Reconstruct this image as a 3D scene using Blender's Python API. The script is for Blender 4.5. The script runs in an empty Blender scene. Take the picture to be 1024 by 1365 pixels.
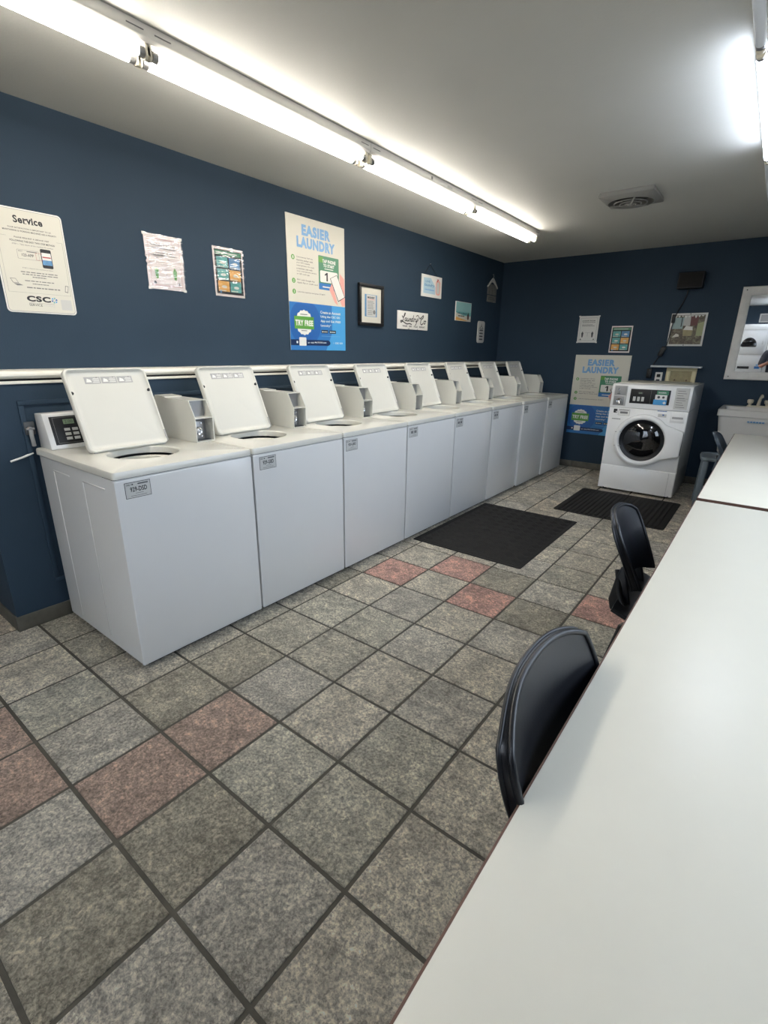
import bpy, bmesh, math, random
from mathutils import Vector, Matrix, Euler
random.seed(7)
C = bpy.context.scene.collection
PI = math.pi
SC = bpy.context.scene

# ------------------------------------------------------------------ materials
def lin(c):
    c = c / 255.0
    return c / 12.92 if c <= 0.04045 else ((c + 0.055) / 1.055) ** 2.4
def rgb(r, g, b): return (lin(r), lin(g), lin(b), 1.0)

class NT:
    def __init__(s, m):
        s.t = m.node_tree
    def n(s, kind, **kw):
        nd = s.t.nodes.new(kind)
        for k, v in kw.items():
            if k in nd.inputs: nd.inputs[k].default_value = v
            else: setattr(nd, k, v)
        return nd
    def l(s, a, b): s.t.links.new(a, b)

MATS = {}
def mat(name, col, rough=0.5, metal=0.0, spec=0.5, var=0.0, vscale=6.0, bump=0.0, bscale=200.0, coat=0.0, emit=None, estr=0.0):
    if name in MATS: return MATS[name]
    m = bpy.data.materials.new(name); m.use_nodes = True
    g = NT(m); b = m.node_tree.nodes['Principled BSDF']
    b.inputs['Base Color'].default_value = rgb(*col)
    b.inputs['Roughness'].default_value = rough
    b.inputs['Metallic'].default_value = metal
    b.inputs['Specular IOR Level'].default_value = spec
    b.inputs['Coat Weight'].default_value = coat
    tc = g.n('ShaderNodeTexCoord')
    if var > 0:
        nz = g.n('ShaderNodeTexNoise', Scale=vscale, Detail=5.0, Roughness=0.6)
        g.l(tc.outputs['Object'], nz.inputs['Vector'])
        mr = g.n('ShaderNodeMapRange'); mr.inputs['From Min'].default_value = 0.3; mr.inputs['From Max'].default_value = 0.7
        mr.inputs['To Min'].default_value = 1 - var; mr.inputs['To Max'].default_value = 1 + var
        g.l(nz.outputs['Fac'], mr.inputs['Value'])
        hs = g.n('ShaderNodeHueSaturation'); hs.inputs['Color'].default_value = rgb(*col)
        g.l(mr.outputs['Result'], hs.inputs['Value']); g.l(hs.outputs['Color'], b.inputs['Base Color'])
    if bump > 0:
        nb = g.n('ShaderNodeTexNoise', Scale=bscale, Detail=3.0)
        g.l(tc.outputs['Object'], nb.inputs['Vector'])
        bp = g.n('ShaderNodeBump', Strength=bump, Distance=0.004)
        g.l(nb.outputs['Fac'], bp.inputs['Height']); g.l(bp.outputs['Normal'], b.inputs['Normal'])
    if emit:
        b.inputs['Emission Color'].default_value = rgb(*emit); b.inputs['Emission Strength'].default_value = estr
    MATS[name] = m
    return m

WALL = mat('navy_wall_paint', (43, 59, 74), 0.6, spec=0.18, var=0.05, vscale=1.5, bump=0.12, bscale=160)
CEIL = mat('ceiling_paint', (188, 188, 183), 0.6, spec=0.3, var=0.02, vscale=2.0, bump=0.12, bscale=70)
ENAMEL = mat('white_enamel', (214, 214, 212), 0.16, spec=0.5, var=0.01, vscale=3)
ENAMELF = mat('bright_white_enamel', (236, 236, 234), 0.18)
DECK = mat('cream_enamel', (208, 207, 198), 0.22, spec=0.5, var=0.015, vscale=4)
GRILLW = mat('warm_white_plastic', (221, 218, 204), 0.35, var=0.015)
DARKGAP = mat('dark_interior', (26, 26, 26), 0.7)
BLACKPL = mat('black_plastic', (24, 25, 27), 0.42, spec=0.4)
CHAIRPL = mat('black_chair_plastic', (16, 18, 23), 0.36, spec=0.5, bump=0.05, bscale=400)
CHAIRGR = mat('slate_grey_chair_plastic', (70, 82, 92), 0.35, spec=0.5)
BLACKMT = mat('black_metal', (18, 18, 19), 0.35, metal=0.3)
RUBBER = mat('black_rubber', (31, 30, 29), 0.75, spec=0.25, var=0.15, vscale=60)
CHROME = mat('chrome', (205, 205, 205), 0.18, metal=1.0)
STEEL = mat('grey_steel', (150, 150, 150), 0.38, metal=0.7)
GREYPL = mat('grey_plastic', (150, 150, 148), 0.45)
STICK = mat('grey_sticker', (160, 160, 158), 0.5)
LGREY = mat('light_grey_print', (190, 190, 186), 0.5)
WHITE = mat('white_print', (222, 221, 216), 0.4)
CREAM = mat('cream_print', (206, 203, 190), 0.4)
PINKP = mat('pinkish_paper', (226, 216, 212), 0.3, coat=0.6, bump=0.5, bscale=35)
BLACKP = mat('black_print', (28, 28, 32), 0.5)
GREYP = mat('grey_print', (120, 120, 118), 0.5)
DGREYP = mat('dark_grey_print', (72, 74, 76), 0.5)
BLUEP = mat('blue_print', (46, 112, 176), 0.4)
DBLUEP = mat('deep_blue_print', (36, 92, 160), 0.4)
LBLUEP = mat('light_blue_print', (70, 150, 205), 0.4)
TITLEP = mat('title_blue_print', (112, 160, 205), 0.4)
NAVYP = mat('navy_print', (22, 44, 84), 0.4)
GREENP = mat('green_print', (88, 150, 62), 0.4)
DGREENP = mat('dark_green_print', (66, 128, 96), 0.4)
TEALP = mat('teal_print', (96, 164, 160), 0.35, var=0.15, vscale=30)
SEAP = mat('sea_blue_print', (88, 136, 178), 0.35, var=0.2, vscale=30)
ORANGEP = mat('orange_print', (222, 168, 92), 0.35, var=0.12, vscale=30)
REDP = mat('red_print', (172, 60, 60), 0.5)
SKINP = mat('pink_print', (222, 160, 150), 0.5)
BEIGE = mat('beige_box_plastic', (214, 204, 164), 0.45, var=0.03)
DBEIGE = mat('dark_beige_plastic', (158, 148, 112), 0.55, var=0.15, vscale=25)  # darker, mottled version of the beige
SHELFM = mat('grey_white_shelf', (176, 182, 188), 0.4)
SINKM = mat('sink_polymer', (206, 203, 196), 0.4, var=0.02)
MIRFR = mat('distressed_white_wood', (226, 225, 221), 0.5, var=0.07, vscale=14, bump=0.1, bscale=40)
MIRROR = mat('mirror_silver', (235, 238, 240), 0.015, metal=1.0)
LEDGEM = mat('cream_ledge_paint', (234, 230, 218), 0.35, var=0.03)
BROWN = mat('brown_edge_band', (92, 66, 54), 0.6, var=0.2, vscale=40)
FIXT = mat('white_fixture_metal', (214, 212, 206), 0.35)
SOCK = mat('lamp_socket_plastic', (222, 216, 198), 0.45)
OFFTUBE = mat('unlit_tube_glass', (224, 230, 238), 0.15)
VENTM = mat('vent_plastic', (126, 125, 121), 0.4)
DRUM = mat('drum_steel', (92, 92, 92), 0.3, metal=0.9)
TUBE_L = mat('lit_warm_tube', (255, 255, 255), 0.3, emit=(255, 247, 236), estr=24.0)
TUBE_R = mat('lit_cool_tube', (255, 255, 255), 0.3, emit=(228, 238, 255), estr=32.0)
WOODP = mat('grey_weathered_wood', (108, 108, 104), 0.6, var=0.2, vscale=30)
BASET = mat('tile_baseboard_slate', (84, 82, 74), 0.55, var=0.25, vscale=12, bump=0.3, bscale=30)
LCD = mat('lcd_green_grey', (128, 150, 120), 0.3)
DRYERGL = mat('dark_dryer_glass', (14, 14, 15), 0.06, spec=0.6, coat=0.5)
SKIN = mat('skin', (176, 122, 98), 0.5)
CLOTH = mat('dark_cloth', (40, 42, 50), 0.8)
DENIM = mat('denim', (52, 62, 84), 0.85)
HAIR = mat('brown_hair', (52, 38, 30), 0.6)

# table laminate: fine speckle, soft gloss
TABLE = mat('white_table_laminate', (210, 207, 194), 0.36, spec=0.45, var=0.012, vscale=7, bump=0.04, bscale=900)

def glass_mat():
    m = bpy.data.materials.new('window_glass'); m.use_nodes = True
    t = m.node_tree; t.nodes.clear(); g = NT(m)
    o = g.n('ShaderNodeOutputMaterial'); mx = g.n('ShaderNodeMixShader'); mx.inputs[0].default_value = 0.07
    tr = g.n('ShaderNodeBsdfTransparent'); gl = g.n('ShaderNodeBsdfGlossy', Roughness=0.02)
    g.l(tr.outputs[0], mx.inputs[1]); g.l(gl.outputs[0], mx.inputs[2]); g.l(mx.outputs[0], o.inputs['Surface'])
    return m
GLASS = glass_mat()
PLASTIC = glass_mat(); PLASTIC.name = 'clear_plastic'
for q in PLASTIC.node_tree.nodes:
    if q.type == 'MIX_SHADER': q.inputs[0].default_value = 0.16
    if q.type == 'BSDF_GLOSSY': q.inputs['Roughness'].default_value = 0.12

def tile_mat():
    m = bpy.data.materials.new('slate_floor_tile'); m.use_nodes = True
    g = NT(m); b = m.node_tree.nodes['Principled BSDF']
    tc = g.n('ShaderNodeTexCoord'); at = g.n('ShaderNodeAttribute', attribute_name='tint'); sh = g.n('ShaderNodeAttribute', attribute_name='shift')
    add = g.n('ShaderNodeVectorMath', operation='ADD')
    sc = g.n('ShaderNodeVectorMath', operation='SCALE'); sc.inputs['Scale'].default_value = 40.0
    g.l(sh.outputs['Color'], sc.inputs[0]); g.l(tc.outputs['Object'], add.inputs[0]); g.l(sc.outputs[0], add.inputs[1])
    big = g.n('ShaderNodeTexNoise', Scale=6.5, Detail=6.0, Roughness=0.62, Distortion=0.9)
    fine = g.n('ShaderNodeTexNoise', Scale=34.0, Detail=9.0, Roughness=0.78, Distortion=0.35)
    grit = g.n('ShaderNodeTexNoise', Scale=105.0, Detail=5.0, Roughness=0.72, Distortion=0.4)
    for q in (big, fine, grit): g.l(add.outputs[0], q.inputs['Vector'])
    # crack-like ridges
    rid = g.n('ShaderNodeTexNoise', Scale=9.0, Detail=7.0, Roughness=0.6, Distortion=1.4)
    g.l(add.outputs[0], rid.inputs['Vector'])
    sub = g.n('ShaderNodeMath', operation='SUBTRACT'); sub.inputs[1].default_value = 0.5
    g.l(rid.outputs['Fac'], sub.inputs[0])
    ab = g.n('ShaderNodeMath', operation='ABSOLUTE'); g.l(sub.outputs[0], ab.inputs[0])
    rr = g.n('ShaderNodeMapRange'); rr.inputs['From Min'].default_value = 0.0; rr.inputs['From Max'].default_value = 0.022
    rr.inputs['To Min'].default_value = 0.72; rr.inputs['To Max'].default_value = 1.0
    g.l(ab.outputs[0], rr.inputs['Value'])
    def ramp(src, lo, hi, a, c):
        r = g.n('ShaderNodeMapRange'); r.inputs['From Min'].default_value = lo; r.inputs['From Max'].default_value = hi
        r.inputs['To Min'].default_value = a; r.inputs['To Max'].default_value = c
        g.l(src, r.inputs['Value']); return r.outputs['Result']
    f1 = ramp(big.outputs['Fac'], 0.36, 0.64, 0.66, 1.24)
    f2 = ramp(fine.outputs['Fac'], 0.37, 0.63, 0.56, 1.34)
    f3 = ramp(grit.outputs['Fac'], 0.39, 0.61, 0.50, 1.46)
    def mul(a, c):
        q = g.n('ShaderNodeMath', operation='MULTIPLY'); g.l(a, q.inputs[0]); g.l(c, q.inputs[1]); return q.outputs[0]
    f = mul(mul(mul(f1, f2), f3), rr.outputs['Result'])
    vm = g.n('ShaderNodeVectorMath', operation='SCALE'); g.l(at.outputs['Color'], vm.inputs[0]); g.l(f, vm.inputs['Scale'])
    g.l(vm.outputs[0], b.inputs['Base Color'])
    b.inputs['Roughness'].default_value = 0.48; b.inputs['Specular IOR Level'].default_value = 0.35
    bp = g.n('ShaderNodeBump', Strength=0.9, Distance=0.006); g.l(f, bp.inputs['Height']); g.l(bp.outputs['Normal'], b.inputs['Normal'])
    return m
TILE = tile_mat()
GROUT = mat('dark_grout', (66, 63, 55), 0.85, var=0.25, vscale=20)

def lawn_photo_mat():
    m = bpy.data.materials.new('garden_photo_print'); m.use_nodes = True
    g = NT(m); b = m.node_tree.nodes['Principled BSDF']
    tc = g.n('ShaderNodeTexCoord'); nz = g.n('ShaderNodeTexNoise', Scale=34.0, Detail=6.0, Roughness=0.7, Distortion=0.8)
    g.l(tc.outputs['Object'], nz.inputs['Vector'])
    cr = g.n('ShaderNodeValToRGB'); e = cr.color_ramp.elements
    e[0].position = 0.3; e[0].color = rgb(48, 40, 36); e[1].position = 0.7; e[1].color = rgb(150, 150, 118)
    x = cr.color_ramp.elements.new(0.5); x.color = rgb(92, 82, 66)
    g.l(nz.outputs['Fac'], cr.inputs['Fac']); g.l(cr.outputs['Color'], b.inputs['Base Color']); b.inputs['Roughness'].default_value = 0.35
    return m
PHOTOM = lawn_photo_mat()

# ------------------------------------------------------------------ mesh builder
class MB:
    def __init__(s): s.bm = bmesh.new(); s.mats = []
    def mi(s, m):
        if m not in s.mats: s.mats.append(m)
        return s.mats.index(m)
    def merge(s, t, m, M=None, smooth=False):
        i = s.mi(m)
        for f in t.faces: f.material_index = i; f.smooth = smooth
        if M is not None: bmesh.ops.transform(t, matrix=M, verts=t.verts)
        me = bpy.data.meshes.new('tmp'); t.to_mesh(me); t.free(); s.bm.from_mesh(me); bpy.data.meshes.remove(me)
        return s
    def box(s, x0, x1, y0, y1, z0, z1, m, bev=0.0, seg=2, M=None):
        t = bmesh.new(); bmesh.ops.create_cube(t, size=1.0)
        bmesh.ops.transform(t, matrix=Matrix.Translation(((x0+x1)/2, (y0+y1)/2, (z0+z1)/2)) @ Matrix.Diagonal((abs(x1-x0), abs(y1-y0), abs(z1-z0), 1)), verts=t.verts)
        if bev > 0: bmesh.ops.bevel(t, geom=list(t.edges), offset=bev, segments=seg, affect='EDGES', profile=0.5)
        return s.merge(t, m, M, smooth=bev > 0)
    def poly(s, pts, m, M=None):
        t = bmesh.new(); t.faces.new([t.verts.new(p) for p in pts]); return s.merge(t, m, M)
    def quad(s, u0, v0, u1, v1, w, m):
        return s.poly([(u0, v0, w), (u1, v0, w), (u1, v1, w), (u0, v1, w)], m)
    def prism(s, pts, h0, h1, m, axis='z', bev=0.0, M=None, seg=2):
        # pts 2D; axis z: (x,y); axis y: (x,z); axis x: (y,z)
        t = bmesh.new()
        def P(p, h): return {'z': (p[0], p[1], h), 'y': (p[0], h, p[1]), 'x': (h, p[0], p[1])}[axis]
        a = [t.verts.new(P(p, h0)) for p in pts]; b = [t.verts.new(P(p, h1)) for p in pts]; n = len(pts)
        t.faces.new(a); t.faces.new(b)
        for i in range(n): t.faces.new((a[i], a[(i+1) % n], b[(i+1) % n], b[i]))
        bmesh.ops.recalc_face_normals(t, faces=t.faces)
        if bev > 0: bmesh.ops.bevel(t, geom=[e for e in t.edges if len(e.link_faces) == 2 and e.calc_face_angle() > 0.5], offset=bev, segments=seg, affect='EDGES', profile=0.5)
        return s.merge(t, m, M, smooth=bev > 0)
    def tube(s, pts, r, m, seg=12, caps=True, M=None):
        t = bmesh.new(); pts = [Vector(p) for p in pts]; rings = []
        rs = r if isinstance(r, (list, tuple)) else [r] * len(pts)
        up = None
        for i, p in enumerate(pts):
            d = (pts[min(i+1, len(pts)-1)] - pts[max(i-1, 0)]).normalized()
            if up is None:
                up = Vector((0, 0, 1)) if abs(d.z) < 0.9 else Vector((1, 0, 0))
            a = d.cross(up)
            if a.length < 1e-4: a = d.cross(Vector((0.3, 1, 0.2)))
            a.normalize(); b = a.cross(d).normalized(); up = b
            rings.append([t.verts.new(p + (a * math.cos(k*2*PI/seg) + b * math.sin(k*2*PI/seg)) * rs[i]) for k in range(seg)])
        for i in range(len(rings)-1):
            for k in range(seg): t.faces.new((rings[i][k], rings[i][(k+1) % seg], rings[i+1][(k+1) % seg], rings[i+1][k]))
        if caps: t.faces.new(rings[0]); t.faces.new(rings[-1])
        bmesh.ops.recalc_face_normals(t, faces=t.faces)
        return s.merge(t, m, M, smooth=True)
    def lathe(s, prof, m, seg=40, M=None, smooth=True):
        # prof: (r, z) about local z
        t = bmesh.new(); rings = []
        for r, z in prof: rings.append([t.verts.new((max(r, 1e-4)*math.cos(k*2*PI/seg), max(r, 1e-4)*math.sin(k*2*PI/seg), z)) for k in range(seg)])
        for i in range(len(rings)-1):
            for k in range(seg): t.faces.new((rings[i][k], rings[i][(k+1) % seg], rings[i+1][(k+1) % seg], rings[i+1][k]))
        return s.merge(t, m, M, smooth)
    def grid(s, fn, nu, nv, m, M=None, thick=0.0, flip=False):
        t = bmesh.new(); V = [[t.verts.new(fn(i/nu, j/nv)) for j in range(nv+1)] for i in range(nu+1)]
        for i in range(nu):
            for j in range(nv):
                q = (V[i][j], V[i+1][j], V[i+1][j+1], V[i][j+1]); t.faces.new(q[::-1] if flip else q)
        t.normal_update()
        if thick:
            bmesh.ops.solidify(t, geom=list(t.faces), thickness=thick)
            bmesh.ops.recalc_face_normals(t, faces=t.faces)
        return s.merge(t, m, M, smooth=True)
    def text(s, body, u0, v0, u1, v1, w, m, bold=0.0, shear=0.0, keep=False, M=None):
        cu = bpy.data.curves.new('t', 'FONT'); cu.body = body; cu.size = 1.0; cu.offset = bold; cu.shear = shear; cu.resolution_u = 3; cu.space_character = 1.0+bold*2.2; cu.fill_mode = 'FRONT'
        o = bpy.data.objects.new('t', cu); C.objects.link(o)
        dg = bpy.context.evaluated_depsgraph_get(); me = bpy.data.meshes.new_from_object(o.evaluated_get(dg))
        bpy.data.objects.remove(o); bpy.data.curves.remove(cu)
        t = bmesh.new(); t.from_mesh(me); bpy.data.meshes.remove(me)
        if not t.verts: t.free(); return s
        x0 = min(v.co.x for v in t.verts); x1 = max(v.co.x for v in t.verts); y0 = min(v.co.y for v in t.verts); y1 = max(v.co.y for v in t.verts)
        sx = (u1-u0)/(x1-x0); sy = (v1-v0)/(y1-y0)
        for v in t.verts: v.co = Vector((u0+(v.co.x-x0)*sx, v0+(v.co.y-y0)*sy, w))
        return s.merge(t, m, M)
    def disc(s, u, v, r, w, m, seg=32, ru=None):
        return s.poly([(u+(ru or r)*math.cos(k*2*PI/seg), v+r*math.sin(k*2*PI/seg), w) for k in range(seg)], m)
    def build(s, name, parent=None, sharp=0.6):
        me = bpy.data.meshes.new(name)
        bmesh.ops.remove_doubles(s.bm, verts=s.bm.verts, dist=1e-6)
        s.bm.to_mesh(me); s.bm.free()
        for m in s.mats: me.materials.append(m)
        try: me.set_sharp_from_angle(angle=sharp)
        except Exception: pass
        o = bpy.data.objects.new(name, me); C.objects.link(o)
        if parent: o.parent = parent
        return o

def rrect(x0, x1, y0, y1, r, n=6):
    out = []
    for cx, cy, a0 in ((x1-r, y1-r, 0), (x0+r, y1-r, PI/2), (x0+r, y0+r, PI), (x1-r, y0+r, 1.5*PI)):
        for k in range(n+1):
            a = a0 + k*PI/2/n; out.append((cx+r*math.cos(a), cy+r*math.sin(a)))
    return out

def tag(o, label=None, cat=None, group=None, kind=None):
    if label: o['label'] = label
    if cat: o['category'] = cat
    if group: o['group'] = group
    if kind: o['kind'] = kind
    return o
def empty(name, loc=(0, 0, 0), rot=(0, 0, 0), label=None, cat=None, group=None, kind=None):
    o = bpy.data.objects.new(name, None); o.empty_display_size = 0.1; C.objects.link(o)
    o.location = loc; o.rotation_euler = rot
    return tag(o, label, cat, group, kind)
def copy_tree(o, parent=None):
    c = o.copy(); C.objects.link(c)
    if parent: c.parent = parent
    for ch in list(o.children): copy_tree(ch, c)
    return c
def struct(mb, name):
    o = mb.build(name); o['kind'] = 'structure'; return o
LW = (PI/2, 0, PI/2)      # left wall frame: x -> +Y, y -> +Z, z -> +X
BW = (PI/2, 0, 0)         # back wall frame: x -> +X, y -> +Z, z -> -Y

# ------------------------------------------------------------------ dimensions
YB, HC, XR, YF, XN = 6.284, 2.4085, 3.66, -1.75, -1.0
KX, KY, T = 0.212, 0.649, 0.3048
TX, TY = 2.0062, 0.7274

# ------------------------------------------------------------------ floor
def build_floor():
    bm = bmesh.new(); mt = bm.loops.layers.float_color.new('tint'); ms = bm.loops.layers.float_color.new('shift')
    red = {(-3, 5), (-2, 6), (-1, 5), (1, 6), (-2, -1), (-2, 0), (-4, -2), (-3, -2)}
    soft = {(-2, -1), (-2, 0), (-4, -2), (-3, -2)}
    olive = {(-3, 1), (-3, 0), (0, 5), (-1, 6), (-1, -1), (-1, -2), (-4, 4)}
    green = {(-1, 0), (-4, -1), (0, 0), (-2, 3), (-3, 3), (0, 1)}
    g = 0.0056
    i0, i1 = math.floor((XN-TX)/T)-1, math.ceil((XR-TX)/T); j0, j1 = math.floor((YF-TY)/T)-1, math.ceil((YB-TY)/T)
    for i in range(i0, i1):
        for j in range(j0, j1):
            x0, x1, y0, y1 = TX+i*T, TX+(i+1)*T, TY+j*T, TY+(j+1)*T
            x0, x1, y0, y1 = max(x0, XN-0.1), min(x1, XR+0.1), max(y0, YF-0.1), min(y1, YB+0.1)
            if x1-x0 < 0.03 or y1-y0 < 0.03: continue
            rnd = random.Random(i*131+j*977)
            if (i, j) in soft: c = rgb(190, 166, 150)
            elif (i, j) in red: c = rgb(210, 167, 152)
            elif (i, j) in olive: c = rgb(178, 171, 153)
            elif (i, j) in green: c = rgb(198, 193, 176)
            else:
                q = rnd.random()
                c = rgb(210, 202, 184) if q < .5 else rgb(201, 195, 181) if q < .75 else rgb(190, 184, 167) if q < .92 else rgb(212, 201, 181)
                k = rnd.uniform(0.93, 1.07); c = (c[0]*k, c[1]*k, c[2]*k, 1)
            s = (rnd.random(), rnd.random(), rnd.random(), 1)
            def ring(off, z): return [bm.verts.new(p) for p in ((x0+off, y0+off, z), (x1-off, y0+off, z), (x1-off, y1-off, z), (x0+off, y1-off, z))]
            a = ring(g+0.003, 0.0); b = ring(g+0.001, -0.0012); d = ring(g, -0.005)
            fs = [bm.faces.new(a)]
            for k in range(4):
                fs.append(bm.faces.new((b[k], b[(k+1) % 4], a[(k+1) % 4], a[k]))); fs.append(bm.faces.new((d[k], d[(k+1) % 4], b[(k+1) % 4], b[k])))
            for f in fs:
                f.material_index = 0
                for l in f.loops: l[mt] = c; l[ms] = s
    f = bm.faces.new([bm.verts.new(p) for p in ((XN-.1, YF-.1, -0.0035), (XR+.1, YF-.1, -0.0035), (XR+.1, YB+.1, -0.0035), (XN-.1, YB+.1, -0.0035))]); f.material_index = 1
    # slab under the tiles
    t = bmesh.new(); bmesh.ops.create_cube(t, size=1.0)
    bmesh.ops.transform(t, matrix=Matrix.Translation(((XN+XR)/2, (YF+YB)/2, -0.06)) @ Matrix.Diagonal((XR-XN+.2, YB-YF+.2, 0.1, 1)), verts=t.verts)
    for q in t.faces: q.material_index = 1
    me = bpy.data.meshes.new('t'); t.to_mesh(me); t.free(); bm.from_mesh(me)
    me = bpy.data.meshes.new('floor'); bm.to_mesh(me); bm.free(); me.materials.append(TILE); me.materials.append(GROUT)
    o = bpy.data.objects.new('floor', me); C.objects.link(o); o['kind'] = 'structure'
build_floor()

# ------------------------------------------------------------------ shell
WT = 0.12
struct(MB().box(XN-WT, XR+WT, YF-WT, YB+WT, HC, HC+0.1, CEIL), 'ceiling')
struct(MB().box(XN, 0.0, KY, YB, 0, HC, WALL), 'wall_left')
struct(MB().box(0.0, KX, KY, YB, 0, 1.19, WALL), 'wall_left_lower')
struct(MB().box(0.0, XR, YB, YB+WT, 0, HC, WALL), 'wall_back')
struct(MB().box(XN-WT, XN, YF, KY, 0, HC, WALL), 'wall_nook')
FWX, FWZ = (1.0, 1.85), (.35, 1.75)
struct(MB().box(XN-WT, FWX[0], YF-WT, YF, 0, HC, WALL).box(FWX[1], XR+WT, YF-WT, YF, 0, HC, WALL).box(FWX[0], FWX[1], YF-WT, YF, 0, FWZ[0], WALL).box(FWX[0], FWX[1], YF-WT, YF, FWZ[1], HC, WALL), 'wall_front')
e = empty('window_2', ((FWX[0]+FWX[1])/2, YF, FWZ[0]), kind='structure')  # unseen window, added and sized to bring light to the near end
f = MB(); h = (FWX[1]-FWX[0])/2; H = FWZ[1]-FWZ[0]
for x0, x1, z0, z1 in ((-h, -h+.05, 0, H), (h-.05, h, 0, H), (-h, h, 0, .05), (-h, h, H-.05, H), (-.025, .025, 0, H)): f.box(x0, x1, -.09, -.03, z0, z1, FIXT, .004)
f.build('window_frame', e)
MB().box(-h+.04, h-.04, -.063, -.059, .04, H-.04, GLASS).build('pane', e)
# right wall with two window openings
WIN = [(.6, 3.6)]; WZ = (1.02, 2.1)
w = MB()
ys = [YF] + [v for p in WIN for v in p] + [YB]
for k in range(0, len(ys), 2): w.box(XR, XR+WT, ys[k], ys[k+1], 0, HC, WALL)
for a, b in WIN:
    w.box(XR, XR+WT, a, b, 0, WZ[0], WALL); w.box(XR, XR+WT, a, b, WZ[1], HC, WALL)
struct(w, 'wall_right')
for n, (a, b) in enumerate(WIN):
    e = empty('window_%d' % (n+1), (XR, (a+b)/2, WZ[0]), kind='structure')
    h = (b-a)/2; H = WZ[1]-WZ[0]
    f = MB()
    for y0, y1, z0, z1 in ((-h, -h+.05, 0, H), (h-.05, h, 0, H), (-h, h, 0, .05), (-h, h, H-.05, H), (-.025, .025, 0, H)): f.box(.03, .09, y0, y1, z0, z1, FIXT, 0.004)
    f.build('window_frame', e)
    MB().box(.055, .059, -h+.04, h-.04, .04, H-.04, GLASS).build('pane', e)
    MB().box(-.03, .04, -h-.04, h+.04, -.03, 0.0, FIXT, 0.004).build('sill', e)
# tile baseboards
def base(name, x0, x1, y0, y1, axis):
    m = MB(); L = (x1-x0) if axis == 'x' else (y1-y0); n = max(1, math.ceil(L/T))
    for k in range(n):
        a = k*T+.0015; b = min((k+1)*T, L)-.0015
        if b <= a: continue
        if axis == 'x': m.box(x0+a, x0+b, y0, y1, 0, .078, BASET, .002)
        else: m.box(x0, x1, y0+a, y0+b, 0, .078, BASET, .002)
    struct(m, name)
base('baseboard_left', KX, KX+.009, KY-.009, YB, 'y')
base('baseboard_corner', XN, KX, KY-.009, KY, 'x')
base('baseboard_back', KX+.01, XR, YB-.009, YB, 'x')
base('baseboard_right', XR-.009, XR, YF, YB, 'y')
# cream ledge that caps the lower wall
m = MB(); m.prism([(0, 1.208), (.205, 1.208), (.222, 1.212), (.23, 1.222), (.228, 1.234), (.218, 1.242), (.2, 1.244), (0, 1.244)], KY-.01, YB, LEDGEM, axis='y', bev=.002)
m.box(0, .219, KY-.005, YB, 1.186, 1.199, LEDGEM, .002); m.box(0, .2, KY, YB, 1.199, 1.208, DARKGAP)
struct(m, 'trim_1')
# raised panel moulding on the lower wall
m = MB()
for a, b in ((.84, 2.55), (2.62, 4.35), (4.42, 6.2)):
    for z0, z1, y0, y1 in ((1.09, 1.112, a, b), (.2, .222, a, b), (.222, 1.09, a, a+.022), (.222, 1.09, b-.022, b)): m.box(KX-.002, KX+.008, y0, y1, z0, z1, WALL, .003)
struct(m, 'trim_2')

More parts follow.
